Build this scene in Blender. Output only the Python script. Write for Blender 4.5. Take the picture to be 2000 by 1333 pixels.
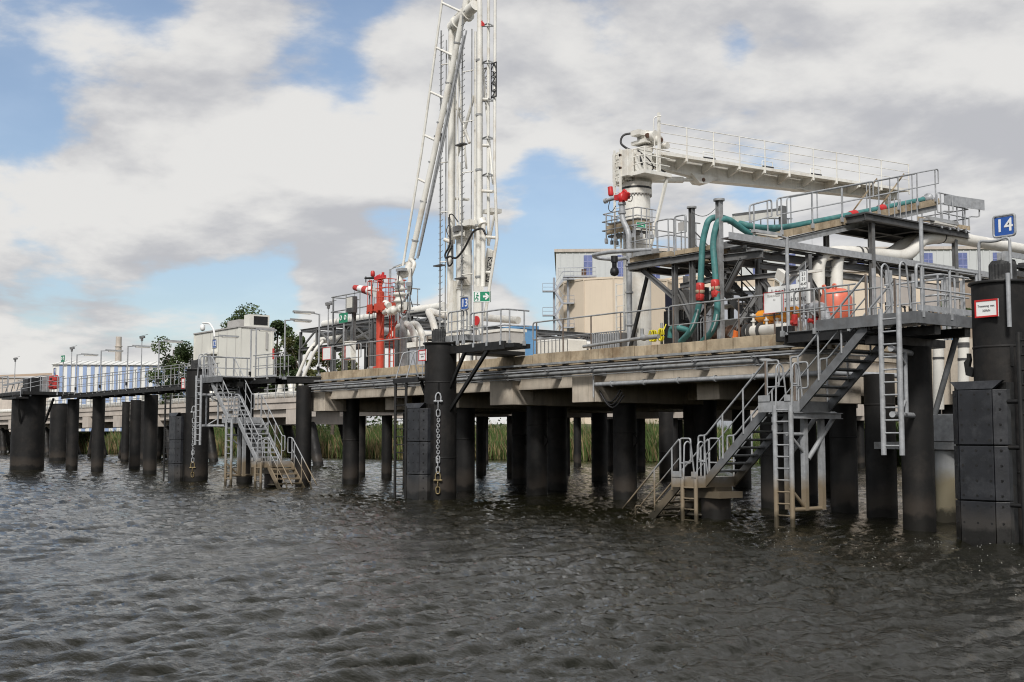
import bpy, math, random
import numpy as np
from mathutils import Vector, Matrix, Quaternion
random.seed(7)
sc = bpy.context.scene
for o in list(bpy.data.objects): bpy.data.objects.remove(o)
col = sc.collection
rad = math.radians

# ------------------------------------------------------------------ camera
# X runs along the berth line, Y to the land, Z up; still water is z = 0
SKYBLOBS = [((-0.903,0.283,0.324),2,7,-.12),((-0.939,0.251,0.235),.5,2.5,-.06),((-0.768,0.614,0.184),1,4,-.10),((-0.746,0.651,0.142),1,4.5,-.12),((-0.906,0.400,0.140),1,6,-.13),((-0.946,0.290,0.148),.5,3,-.06),((-0.828,0.537,0.162),1,4,-.13),((-0.629,0.754,0.192),.5,2.5,-.08),((-0.631,0.710,0.312),.3,1.6,-.07),((-0.749,0.604,0.271),.3,1.6,-.08),((-0.846,0.459,0.270),3,12,.06),((-0.566,0.774,0.283),3,13,.08),((-0.857,0.500,0.124),.5,3.5,.12),((-0.771,0.558,0.309),2,6,.14),((-0.698,0.649,0.304),2,6,.10),((-0.913,0.349,0.212),1,6,.08)]
CLOUD_DARK, CLOUD_LIGHT, CLOUD_STR = (.60,.603,.63), (.93,.915,.89), 0.69
SKY_OFFSET = (0, 0, 0)
SUN_STR, SUN_ANG, EXPOSURE = 2.6, 10.0, 0.32
CAM = Vector((37.0, -25.4, 2.35))
cd = bpy.data.cameras.new('camera'); cam = bpy.data.objects.new('camera', cd); col.objects.link(cam)
YAW, PITCH = rad(37.9), math.atan(185.5/2330)
fwd = Vector((-math.cos(YAW)*math.cos(PITCH), math.sin(YAW)*math.cos(PITCH), math.sin(PITCH)))
cam.location = CAM; cam.rotation_euler = fwd.to_track_quat('-Z', 'Y').to_euler()
cd.sensor_width = 36; cd.lens = 2330/2000*36; cd.clip_start = 0.5; cd.clip_end = 4000
sc.camera = cam

# ------------------------------------------------------------------ sky and sun
SUN_AZ = math.atan2(-0.75, 0.66)          # the sun stands behind the boat
SUN_EL = rad(43)
w = bpy.data.worlds.new('World'); sc.world = w; w.use_nodes = True
nt = w.node_tree; nt.nodes.clear()
def N(t, **k):
    n = nt.nodes.new(t)
    for a, b in k.items(): setattr(n, a, b)
    return n
L = lambda a, b: nt.links.new(a, b)
def M_(op, a, b=None, c=None, clamp=False):
    n = N('ShaderNodeMath', operation=op); n.use_clamp = clamp
    for i, v in enumerate((a, b, c)):
        if v is None: continue
        if isinstance(v, (int, float)): n.inputs[i].default_value = v
        else: L(v, n.inputs[i])
    return n.outputs[0]
def noise_(vec, scale, detail, rough=.55, dist=0.0):
    n = N('ShaderNodeTexNoise'); n.inputs['Scale'].default_value = scale; n.inputs['Detail'].default_value = detail
    n.inputs['Roughness'].default_value = rough; n.inputs['Distortion'].default_value = dist; L(vec, n.inputs['Vector']); return n.outputs['Fac']
def smooth_(v, a, b, lo=0.0, hi=1.0):
    n = N('ShaderNodeMapRange', interpolation_type='SMOOTHSTEP'); L(v, n.inputs[0])
    for i, x in enumerate((a, b, lo, hi)): n.inputs[i+1].default_value = x
    return n.outputs[0]
def mixc(f, a, b):
    n = N('ShaderNodeMix', data_type='RGBA')
    if isinstance(f, float): n.inputs[0].default_value = f
    else: L(f, n.inputs[0])
    for i, v in ((6, a), (7, b)):
        if isinstance(v, tuple): n.inputs[i].default_value = (*v, 1)
        else: L(v, n.inputs[i])
    return n.outputs[2]
tc = N('ShaderNodeTexCoord'); sep = N('ShaderNodeSeparateXYZ'); L(tc.outputs['Generated'], sep.inputs[0])
zc = M_('MAXIMUM', sep.outputs[2], 0.0)
den = M_('ADD', zc, 0.26)
comb = N('ShaderNodeCombineXYZ')
L(M_('DIVIDE', sep.outputs[0], den), comb.inputs[0]); L(M_('DIVIDE', sep.outputs[1], den), comb.inputs[1]); L(M_('MULTIPLY', zc, 1.5), comb.inputs[2])
P = comb.outputs[0]
def scaled(k, off=(0, 0, 0)):
    n = N('ShaderNodeVectorMath', operation='MULTIPLY_ADD'); L(P, n.inputs[0]); n.inputs[1].default_value = (k, k, 1); n.inputs[2].default_value = off; return n.outputs[0]
OFF = SKY_OFFSET
big = noise_(scaled(1.0, OFF), 1.5, 12, .56, .15)
bigup = noise_(scaled(.93, OFF), 1.5, 12, .56, .15)
wide = noise_(scaled(1.0, (3.1, 7.7, 0)), .55, 3, .5)
# where the cloud deck is open and where it is thick (directions in the sky, not in the picture)
def blob(d, r0, r1, amt):
    n = N('ShaderNodeVectorMath', operation='DOT_PRODUCT'); L(tc.outputs['Generated'], n.inputs[0]); n.inputs[1].default_value = Vector(d).normalized()
    return smooth_(n.outputs['Value'], math.cos(rad(r1)), math.cos(rad(r0)), 0.0, amt)
cov = M_('ADD', M_('MULTIPLY_ADD', wide, .35, -.175), big)
for b in SKYBLOBS: cov = M_('ADD', cov, blob(*b))
clouds = smooth_(cov, .395, .485)
lit = M_('SUBTRACT', big, bigup)
fine = noise_(scaled(1.0), 7.0, 6, .6)
tone = M_('ADD', M_('MULTIPLY_ADD', lit, 3.2, .5), M_('MULTIPLY_ADD', fine, .35, -.175))
thick = smooth_(cov, .46, .72)
tone = M_('SUBTRACT', tone, M_('MULTIPLY', thick, .14))
ccol = mixc(smooth_(tone, .18, .72), CLOUD_DARK, CLOUD_LIGHT)
sky = N('ShaderNodeTexSky', sky_type='NISHITA'); sky.sun_disc = False
sky.sun_elevation = SUN_EL; sky.sun_rotation = math.pi/2 - SUN_AZ; sky.altitude = 0; sky.air_density = 1.0; sky.dust_density = 1.6; sky.ozone_density = 1.4
bg1 = N('ShaderNodeBackground'); L(sky.outputs[0], bg1.inputs[0]); bg1.inputs[1].default_value = 0.11
bg2 = N('ShaderNodeBackground'); L(ccol, bg2.inputs[0]); bg2.inputs[1].default_value = CLOUD_STR
mx = N('ShaderNodeMixShader'); L(M_('MULTIPLY_ADD', clouds, .85, .12), mx.inputs[0]); L(bg1.outputs[0], mx.inputs[1]); L(bg2.outputs[0], mx.inputs[2])
wo = N('ShaderNodeOutputWorld'); L(mx.outputs[0], wo.inputs[0])

sd = bpy.data.lights.new('sun', 'SUN'); sun = bpy.data.objects.new('sun', sd); col.objects.link(sun)
sd.energy = SUN_STR; sd.angle = rad(SUN_ANG); sd.color = (1, .965, .915)
sdir = Vector((math.cos(SUN_AZ)*math.cos(SUN_EL), math.sin(SUN_AZ)*math.cos(SUN_EL), math.sin(SUN_EL)))
sun.rotation_euler = sdir.to_track_quat('Z', 'Y').to_euler(); sun.location = (60, -60, 80)
vs = sc.view_settings; vs.view_transform = 'Standard'; vs.look = 'None'; vs.gamma = 1; vs.use_curve_mapping = False; vs.exposure = EXPOSURE
sc.cycles.use_denoising = True; sc.cycles.pixel_filter_type = 'BLACKMAN_HARRIS'; sc.cycles.filter_width = 1.1; sc.cycles.max_bounces = 8; sc.cycles.caustics_reflective = False; sc.cycles.caustics_refractive = False

# ------------------------------------------------------------------ helpers
ORIG = {}
def tag(o, label=None, cat=None, group=None, kind=None):
    for k, v in (('label', label), ('category', cat), ('group', group), ('kind', kind)):
        if v: o[k] = v
    return o
def thing(name, label, cat, loc=(0, 0, 0), group=None):
    o = bpy.data.objects.new(name, None); col.objects.link(o); o.location = loc; o.empty_display_size = .2
    ORIG[o.name] = Vector(loc); return tag(o, label, cat, group)
def perp(d):
    d = Vector(d).normalized(); a = Vector((0, 0, 1)) if abs(d.z) < .9 else Vector((1, 0, 0))
    u = d.cross(a).normalized(); return u, u.cross(d).normalized()
def fillet(pts, r=.1, n=4):
    pts = [Vector(p) for p in pts]; out = [pts[0]]
    for i in range(1, len(pts)-1):
        a, b, c = pts[i-1], pts[i], pts[i+1]; u = a-b; v = c-b
        if u.length < 1e-5 or v.length < 1e-5: continue
        k = min(r, u.length*.48, v.length*.48); p, q = b+u.normalized()*k, b+v.normalized()*k
        for j in range(n+1):
            t = j/n; out.append(p*(1-t)**2 + b*2*t*(1-t) + q*t*t)
    out.append(pts[-1]); return out
class MB:
    def __init__(s): s.v = []; s.f = []; s.s = []; s.mi = []; s.m = 0
    def add(s, vs, fs, sm=False):
        k = len(s.v); s.v += [tuple(p) for p in vs]
        for f in fs: s.f.append(tuple(i+k for i in f)); s.s.append(sm); s.mi.append(s.m)
        return s
    def box(s, a, b):
        x0, x1 = sorted((a[0], b[0])); y0, y1 = sorted((a[1], b[1])); z0, z1 = sorted((a[2], b[2]))
        return s.add([(x0,y0,z0),(x1,y0,z0),(x1,y1,z0),(x0,y1,z0),(x0,y0,z1),(x1,y0,z1),(x1,y1,z1),(x0,y1,z1)],
                     [(0,3,2,1),(4,5,6,7),(0,1,5,4),(1,2,6,5),(2,3,7,6),(3,0,4,7)])
    def cbox(s, c, sz): return s.box([c[i]-sz[i]/2 for i in range(3)], [c[i]+sz[i]/2 for i in range(3)])
    def bar(s, p, q, w, h, up=None):
        p, q = Vector(p), Vector(q); d = (q-p).normalized(); a = Vector(up) if up else (Vector((0,0,1)) if abs(d.z) < .95 else Vector((0,1,0)))
        u = d.cross(a).normalized(); v = u.cross(d).normalized(); u = u*w/2; v = v*h/2
        return s.add([p-u-v, p+u-v, p+u+v, p-u+v, q-u-v, q+u-v, q+u+v, q-u+v], [(0,1,2,3),(7,6,5,4),(0,4,5,1),(1,5,6,2),(2,6,7,3),(3,7,4,0)])
    def ibeam(s, p, q, w, h, up=None, t=.018):
        p, q = Vector(p), Vector(q); d = (q-p).normalized(); a = Vector(up) if up else (Vector((0,0,1)) if abs(d.z) < .95 else Vector((0,1,0)))
        u = d.cross(a).normalized(); v = u.cross(d).normalized()
        s.bar(p+v*(h/2-t/2), q+v*(h/2-t/2), w, t, a); s.bar(p-v*(h/2-t/2), q-v*(h/2-t/2), w, t, a); return s.bar(p, q, t, h-2*t, a)
    def cyl(s, p, q, r0, r1=None, n=10, caps=True):
        p, q = Vector(p), Vector(q); r1 = r0 if r1 is None else r1; u, v = perp(q-p); vs = []
        for c, r in ((p, r0), (q, r1)):
            for i in range(n):
                a = 2*math.pi*i/n; vs.append(c + u*math.cos(a)*r + v*math.sin(a)*r)
        s.add(vs, [(i, (i+1) % n, n+(i+1) % n, n+i) for i in range(n)], True)
        if caps: s.add(vs, [tuple(range(n-1, -1, -1)), tuple(range(n, 2*n))])
        return s
    def tube(s, pts, r, n=6, caps=True):
        pts = [Vector(p) for p in pts]; pts = [p for i, p in enumerate(pts) if i == 0 or (p-pts[i-1]).length > 1e-4]
        if len(pts) < 2: return s
        rs = r if isinstance(r, (list, tuple)) else [r]*len(pts); vs = []; u = None
        for i, p in enumerate(pts):
            d = (pts[min(i+1, len(pts)-1)]-pts[max(i-1, 0)]).normalized()
            if u is None: u, v = perp(d)
            else:
                u = (u-d*u.dot(d)); u = u.normalized() if u.length > 1e-6 else perp(d)[0]; v = u.cross(d)
            m = 1.0
            if 0 < i < len(pts)-1:
                cs = (pts[i]-pts[i-1]).normalized().dot((pts[i+1]-pts[i]).normalized()); m = 1/max(.6, math.sqrt((1+cs)/2))
            for j in range(n):
                a = 2*math.pi*j/n; vs.append(p + (u*math.cos(a)+v*math.sin(a))*rs[i]*(m if n < 7 else 1))
        s.add(vs, [(k*n+j, k*n+(j+1) % n, (k+1)*n+(j+1) % n, (k+1)*n+j) for k in range(len(pts)-1) for j in range(n)], True)
        if caps: s.add(vs, [tuple(range(n-1, -1, -1)), tuple(range((len(pts)-1)*n, len(pts)*n))])
        return s
    def lathe(s, c, prof, n=16, axis=(0, 0, 1), caps=True):
        c = Vector(c); d = Vector(axis).normalized(); u, v = perp(d); vs = []
        for r, h in prof:
            for j in range(n):
                a = 2*math.pi*j/n; vs.append(c + d*h + (u*math.cos(a)+v*math.sin(a))*r)
        k = len(prof)
        s.add(vs, [(i*n+j, i*n+(j+1) % n, (i+1)*n+(j+1) % n, (i+1)*n+j) for i in range(k-1) for j in range(n)], True)
        if caps: s.add(vs, [tuple(range(n-1, -1, -1)), tuple(range((k-1)*n, k*n))])
        return s
    def prism(s, poly, d):
        n = len(poly); d = Vector(d); a = [Vector(p) for p in poly]; b = [p+d for p in a]
        return s.add(a+b, [tuple(range(n-1, -1, -1)), tuple(range(n, 2*n))] + [(i, (i+1) % n, n+(i+1) % n, n+i) for i in range(n)])
    def build(s, name, mat, parent=None, bevel=0):
        o0 = ORIG[parent.name] if parent else Vector((0, 0, 0))
        me = bpy.data.meshes.new(name); me.from_pydata([(a-o0.x, b-o0.y, c-o0.z) for a, b, c in s.v], [], s.f)
        for m in (mat if isinstance(mat, (list, tuple)) else [mat]): me.materials.append(m)
        me.polygons.foreach_set('use_smooth', s.s)
        if max(s.mi, default=0): me.polygons.foreach_set('material_index', s.mi)
        import bmesh as _b
        bm = _b.new(); bm.from_mesh(me); _b.ops.recalc_face_normals(bm, faces=bm.faces); bm.to_mesh(me); bm.free()
        o = bpy.data.objects.new(name, me); col.objects.link(o)
        if parent: o.parent = parent
        ORIG[o.name] = o0
        if bevel:
            b = o.modifiers.new('bevel', 'BEVEL'); b.width = bevel; b.segments = 2; b.limit_method = 'ANGLE'
        return o
def part(parent, name, mat, fn, bevel=0):
    m = MB(); fn(m); return m.build(name, mat, parent, bevel)
def lettering(parent, txt, size, at, mat, rx=(1, 0, 0), up=(0, 0, 1), name='lettering', width=None, ext=.004, bold=0):
    cu = bpy.data.curves.new('t', 'FONT'); cu.body = txt; cu.size = size; cu.align_x = 'CENTER'; cu.align_y = 'CENTER'; cu.extrude = ext; cu.offset = bold; cu.resolution_u = 3
    o = bpy.data.objects.new('t', cu); col.objects.link(o)
    me = bpy.data.meshes.new_from_object(o.evaluated_get(bpy.context.evaluated_depsgraph_get())); bpy.data.objects.remove(o); bpy.data.curves.remove(cu)
    rx, up = Vector(rx).normalized(), Vector(up).normalized(); nz = rx.cross(up)
    xs = [v.co.x for v in me.vertices]; k = (width/(max(xs)-min(xs))) if width and xs else 1
    at = Vector(at)-(ORIG[parent.name] if parent else Vector())
    for v in me.vertices: v.co = at + rx*v.co.x*k + up*v.co.y + nz*v.co.z
    me.name = name; me.materials.clear(); me.materials.append(mat)
    r = bpy.data.objects.new(name, me); col.objects.link(r); r.parent = parent; ORIG[r.name] = ORIG[parent.name]; return r

# ------------------------------------------------------------------ materials
def mat(name, c, rough=.6, metal=0.0, var=.18, scale=2.5, streak=0.0, bump=0.0, bscale=40, c2=None, c2amt=.45, tide=None, spec=.5, coat=0):
    m = bpy.data.materials.new(name); m.use_nodes = True; t = m.node_tree; b = t.nodes['Principled BSDF']
    nn = lambda ty, **k: t.nodes.new(ty)
    def lk(a, b_): t.links.new(a, b_)
    geo = nn('ShaderNodeNewGeometry'); pos = geo.outputs['Position']
    def nz(sc_, det=5, stretch=None, rgh=.6):
        v = pos
        if stretch:
            mp = nn('ShaderNodeMapping'); mp.inputs['Scale'].default_value = stretch; lk(pos, mp.inputs['Vector']); v = mp.outputs[0]
        n = nn('ShaderNodeTexNoise'); n.inputs['Scale'].default_value = sc_; n.inputs['Detail'].default_value = det; n.inputs['Roughness'].default_value = rgh; lk(v, n.inputs['Vector']); return n.outputs['Fac']
    def mr(v, a, b_, lo=0, hi=1):
        n = nn('ShaderNodeMapRange'); lk(v, n.inputs[0])
        for i, x in enumerate((a, b_, lo, hi)): n.inputs[i+1].default_value = x
        return n.outputs[0]
    def mix(f, a, b_, mode='MIX'):
        n = nn('ShaderNodeMix', ); n.data_type = 'RGBA'; n.blend_type = mode
        if isinstance(f, (int, float)): n.inputs[0].default_value = f
        else: lk(f, n.inputs[0])
        for i, v in ((6, a), (7, b_)):
            if isinstance(v, tuple): n.inputs[i].default_value = (*v[:3], 1)
            else: lk(v, n.inputs[i])
        return n.outputs[2]
    n1 = nz(scale)
    lo = tuple(x*(1-var*1.4) for x in c); hi = tuple(min(1, x*(1+var*.9)) for x in c)
    cc = mix(mr(n1, .33, .67), lo, hi)
    if c2: cc = mix(mr(nz(scale*.6+.3, 8, None, .7), .5, .68, 0, c2amt), cc, c2)
    if streak:
        cc = mix(mr(nz(1.0, 6, (5.5, 5.5, .35), .7), .5, .72, 0, streak), cc, tuple(x*.33 for x in c))
        cc = mix(mr(nz(1.0, 4, (9, 9, .5), .6), .55, .75, 0, streak*.6), cc, tuple(min(1, x*1.3) for x in c))
    if tide:   # stain of the tidal zone: (height, colour, wet colour)
        sx = nn('ShaderNodeSeparateXYZ'); lk(pos, sx.inputs[0])
        ad = nn('ShaderNodeMath'); ad.operation = 'MULTIPLY_ADD'; lk(nz(1.6, 5), ad.inputs[0]); ad.inputs[1].default_value = -.7; lk(sx.outputs[2], ad.inputs[2])
        z = ad.outputs[0]
        cc = mix(mr(z, tide[0]-.35, tide[0]-.75, 0, .85), cc, tide[1])
        cc = mix(mr(z, .02, -.12, 0, .95), cc, tide[2])
    lk(cc, b.inputs['Base Color'])
    b.inputs['Metallic'].default_value = metal
    lk(mr(nz(scale*2.2, 4), .3, .7, max(.05, rough-.12), min(1, rough+.12)), b.inputs['Roughness'])
    b.inputs['Specular IOR Level'].default_value = spec
    if bump:
        bn = nn('ShaderNodeBump'); bn.inputs['Strength'].default_value = bump; bn.inputs['Distance'].default_value = .02
        lk(nz(bscale, 6), bn.inputs['Height']); lk(bn.outputs[0], b.inputs['Normal'])
    return m
BROWN, WET = (.085, .062, .04), (.006, .0055, .0045)
m_pile = mat('black_pile_coating', (.0105, .0101, .0099), .62, var=.22, scale=1.1, bump=.25, bscale=9, c2=(.034, .029, .025), c2amt=.6, tide=(1.0, (.038, .031, .025), WET), streak=.35, spec=.3)
m_fender = mat('fender_plate', (.0155, .0168, .0205), .42, var=.3, scale=2.2, c2=(.09, .093, .098), c2amt=.35, bump=.15, bscale=25, tide=(.9, (.04, .036, .032), WET), streak=.2)
m_conc = mat('concrete', (.50, .445, .37), .88, var=.14, scale=1.3, streak=.42, bump=.3, bscale=14, c2=(.30, .235, .17), c2amt=.35, spec=.25)
m_kerb = mat('kerb_concrete', (.41, .335, .235), .9, var=.24, scale=1.5, streak=.6, bump=.35, bscale=18, c2=(.17, .11, .06), c2amt=.75, spec=.2)
m_conc_far = mat('pale_concrete', (.50, .45, .40), .9, var=.1, scale=.7, streak=.3, spec=.2)
m_galv = mat('galvanised_steel', (.34, .353, .367), .5, .12, var=.16, scale=7, c2=(.22, .21, .20), c2amt=.35, spec=.5)
m_galv_old = mat('weathered_galvanised_steel', (.29, .30, .305), .58, .1, var=.2, scale=4, c2=(.15, .125, .10), c2amt=.45)
m_tide = mat('galvanised_steel_tide_stained', (.31, .322, .335), .55, .1, var=.16, scale=5, c2=(.2, .19, .17), c2amt=.35, tide=(1.4, (.205, .15, .082), (.045, .036, .02)))
m_tide_dark = mat('grey_steel_tide_stained', (.15, .157, .165), .6, .2, var=.2, scale=3, c2=(.1, .095, .09), c2amt=.5, tide=(1.6, (.13, .10, .06), (.03, .026, .016)), streak=.15)
m_brownpost = mat('rust_brown_post', (.135, .105, .085), .7, .1, var=.25, scale=4)
m_steel = mat('dark_grey_steel', (.075, .076, .078), .6, .2, var=.2, scale=2.5, c2=(.13, .115, .10), c2amt=.4)
m_midsteel = mat('grey_painted_steel', (.15, .152, .153), .58, .15, var=.18, scale=2.5, c2=(.10, .085, .07), c2amt=.4)
m_black = mat('black_steel', (.010, .010, .010), .55, .1, var=.25, scale=3, c2=(.06, .05, .04), c2amt=.3)
m_white = mat('white_paint', (.74, .73, .68), .42, var=.05, scale=1.6, c2=(.42, .33, .23), c2amt=.45, streak=.3)
m_offwhite = mat('offwhite_pipe', (.70, .685, .635), .5, var=.07, scale=1.5, c2=(.48, .43, .36), c2amt=.35, streak=.1)
m_cabin = mat('cream_cabin', (.66, .655, .60), .55, var=.03, scale=.7, streak=.08)
m_red = mat('red_orange_paint', (.50, .062, .034), .5, var=.1, scale=2, c2=(.38, .06, .035), c2amt=.3)
m_red2 = mat('signal_red', (.47, .035, .03), .5, var=.18, scale=5, c2=(.3, .05, .04), c2amt=.4)
m_tankred = mat('salmon_red_paint', (.60, .14, .082), .42, var=.07, scale=2, c2=(.45, .11, .07), c2amt=.3)
m_hose = mat('teal_rubber_hose', (.05, .185, .18), .6, var=.2, scale=4, c2=(.13, .23, .215), c2amt=.5)
m_hosestripe = mat('pale_hose_stripe', (.45, .52, .53), .5, var=.1)
m_orange = mat('orange_paint', (.72, .27, .02), .45, var=.1)
m_yellow = mat('yellow_hose', (.72, .63, .03), .5, var=.08)
m_rubber = mat('black_rubber', (.014, .014, .015), .5, var=.2)
m_blue = mat('blue_paint', (.13, .30, .52), .5, var=.08, scale=1.2, streak=.15, c2=(.10, .2, .36), c2amt=.3)
m_signblue = mat('sign_blue', (.02, .09, .36), .4, var=.04)
m_signwhite = mat('sign_white', (.78, .79, .78), .4, var=.03)
m_signgreen = mat('sign_green', (.006, .22, .11), .4, var=.04)
m_signblack = mat('sign_black', (.02, .02, .022), .5, var=.05)
m_signred = mat('sign_red', (.5, .02, .02), .45, var=.06)
m_rust = mat('rusty_bronze', (.13, .075, .05), .55, .4, var=.3, scale=8)
m_plas = mat('translucent_white_plastic', (.72, .70, .64), .4, var=.05)
m_glass = mat('lamp_cover', (.62, .60, .54), .25, var=.05)
m_brass = mat('tarnished_brass', (.21, .165, .085), .5, .5, var=.2)
m_stub = mat('weathered_black_stub', (.032, .033, .034), .8, var=.35, scale=3, streak=.35, c2=(.19, .19, .185), c2amt=.5, bump=.5, bscale=20)
m_grey = mat('light_grey_panel', (.40, .39, .375), .55, var=.06, streak=.1)
m_rough = mat('blue_grey_cladding', (.34, .36, .40), .5, var=.05, scale=.4)

# ------------------------------------------------------------------ water
def water_material():
    m = bpy.data.materials.new('river_water'); m.use_nodes = True; t = m.node_tree; b = t.nodes['Principled BSDF']
    b.inputs['Base Color'].default_value = (.0082, .0080, .0036, 1); b.inputs['Roughness'].default_value = .04; b.inputs['IOR'].default_value = 1.33
    geo = t.nodes.new('ShaderNodeNewGeometry'); mp = t.nodes.new('ShaderNodeMapping'); mp.inputs['Rotation'].default_value = (0, 0, rad(38)); mp.inputs['Scale'].default_value = (1.0, 1.25, 1)
    t.links.new(geo.outputs['Position'], mp.inputs['Vector'])
    def nz(s, d, r=.6):
        n = t.nodes.new('ShaderNodeTexNoise'); n.inputs['Scale'].default_value = s; n.inputs['Detail'].default_value = d; n.inputs['Roughness'].default_value = r; t.links.new(mp.outputs[0], n.inputs['Vector']); return n.outputs['Fac']
    b1 = t.nodes.new('ShaderNodeBump'); b1.inputs['Strength'].default_value = .7; b1.inputs['Distance'].default_value = .03; t.links.new(nz(9.0, 4), b1.inputs['Height'])
    b2 = t.nodes.new('ShaderNodeBump'); b2.inputs['Strength'].default_value = .4; b2.inputs['Distance'].default_value = .05; t.links.new(nz(1.3, 2), b2.inputs['Height']); t.links.new(b1.outputs[0], b2.inputs['Normal'])
    t.links.new(b2.outputs[0], b.inputs['Normal'])
    return m
m_water = water_material()
def wave_tile(Lm, n, k0, k1, wind, seed, power):
    rng = np.random.default_rng(seed); f = np.fft.fftfreq(n, Lm/n)*2*np.pi; kx, ky = np.meshgrid(f, f, indexing='ij'); k = np.hypot(kx, ky); k[0, 0] = 1
    c = (kx*math.cos(wind)+ky*math.sin(wind))/k
    amp = k**(-power)*np.where((k > k0) & (k < k1), 1, 0)*(.09+.91*np.abs(c)**2.0)*np.where(c < 0, .35, 1)*np.exp(-(1.2*k0/k)**2)
    H = amp*(rng.normal(size=(n, n))+1j*rng.normal(size=(n, n))); H[0, 0] = 0
    h = np.real(np.fft.ifft2(H)); s = h.std()
    return h/s, np.real(np.fft.ifft2(-1j*kx/k*H))/s, np.real(np.fft.ifft2(-1j*ky/k*H))/s
def sample(tile, Lm, x, y):
    n = tile[0].shape[0]; u = (x/Lm*n) % n; v = (y/Lm*n) % n; i = u.astype(int); j = v.astype(int); a = u-i; b = v-j; i1 = (i+1) % n; j1 = (j+1) % n
    return [t[i, j]*(1-a)*(1-b)+t[i1, j]*a*(1-b)+t[i, j1]*(1-a)*b+t[i1, j1]*a*b for t in tile]
WIND = math.atan2(.614, -.789)+.55
tA = wave_tile(29.0, 768, 2*math.pi/1.0, 2*math.pi/.09, WIND-.2, 3, 2.0)
tC = wave_tile(120.0, 256, 2*math.pi/30.0, 2*math.pi/5.0, WIND, 9, 1.6)
tB = wave_tile(71.0, 512, 2*math.pi/2.6, 2*math.pi/.4, WIND+.35, 5, 2.2)
def build_water():
    nr, na = 760, 760; r0, r1 = 5.0, 230.0
    rr = r0*(r1/r0)**np.linspace(0, 1, nr); aa = np.linspace(rad(95), rad(190), na)
    R_, A_ = np.meshgrid(rr, aa, indexing='ij'); x = 37+R_*np.cos(A_); y = -25.4+R_*np.sin(A_)
    h1, dx1, dy1 = sample(tA, 29.0, x*.94+y*.34, -x*.34+y*.94); h2, dx2, dy2 = sample(tB, 71.0, x, y)
    gc = sample(tC, 120.0, x, y)[0]; gust = np.clip(.95+.28*gc, .45, 1.6)
    sh = np.where((y > 1) & (y < 30) & (x > -30), .6, 1.0)
    fade = np.clip((230-R_)/60, 0, 1)*sh
    z = (h1*.0155*gust+h2*.025)*fade; ch = .9*fade
    X = x+(dx1*.0155*gust*.94-dy1*.0155*gust*.34+dx2*.025)*ch; Y = y+(dx1*.0155*gust*.34+dy1*.0155*gust*.94+dy2*.025)*ch
    V = np.stack([X, Y, z], -1).reshape(-1, 3); i = np.arange(nr-1)[:, None]*na+np.arange(na-1)[None, :]
    Fq = np.stack([i, i+na, i+na+1, i+1], -1).reshape(-1, 4)
    me = bpy.data.meshes.new('river_water'); me.vertices.add(len(V)); me.vertices.foreach_set('co', V.ravel()); me.loops.add(Fq.size); me.loops.foreach_set('vertex_index', Fq.ravel().astype(np.int32))
    me.polygons.add(len(Fq)); me.polygons.foreach_set('loop_start', np.arange(0, Fq.size, 4, dtype=np.int32)); me.update(calc_edges=True); me.validate()
    me.polygons.foreach_set('use_smooth', np.ones(len(Fq), bool)); me.materials.append(m_water)
    o = bpy.data.objects.new('river_water', me); col.objects.link(o); tag(o, 'rippled dark brown river water', kind='structure')
    if me.polygons[0].normal.z < 0: me.flip_normals()
build_water()
m_foam = mat('river_foam', (.42, .42, .39), .5, var=.1)
def foam():
    r = random.Random(4); m = MB()
    for cx, cy, sx, sy, n in ((16, -3.2, 5.5, 1.6, 170), (20.5, -5.5, 3.5, 1.8, 120), (12, -2.0, 3, 1.0, 60), (3, -1.6, 4, 1.0, 60), (22.3, -1.8, 1.2, .5, 40), (-14, -1.6, 4, 1.0, 50)):
        for _ in range(n):
            x, y, s = r.gauss(cx, sx), r.gauss(cy, sy), r.uniform(.006, .015); h1, _a, _b = sample(tA, 29.0, np.array([x*.94+y*.34]), np.array([-x*.34+y*.94])); h2, _a, _b = sample(tB, 71.0, np.array([x]), np.array([y])); z = float(h1[0]*.0155+h2[0]*.025)+.012
            k = len(m.v); m.v += [(x+s, y, z), (x, y+s, z), (x-s, y, z), (x, y-s, z), (x, y, z+s*.8)]
            for f in ((0, 1, 4), (1, 2, 4), (2, 3, 4), (3, 0, 4)): m.f.append(tuple(i+k for i in f)); m.s.append(True); m.mi.append(0)
    tag(m.build('foam_bubbles', m_foam), 'tiny white foam bubbles drifting on the water before the stairs', kind='stuff')
foam()
tag(MB().add([(-3000, -3000, -.3), (3000, -3000, -.3), (3000, 3000, -.3), (-3000, 3000, -.3)], [(0, 1, 2, 3)]).build('river', m_water), 'wide dark river beyond the near waves', kind='structure')

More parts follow.
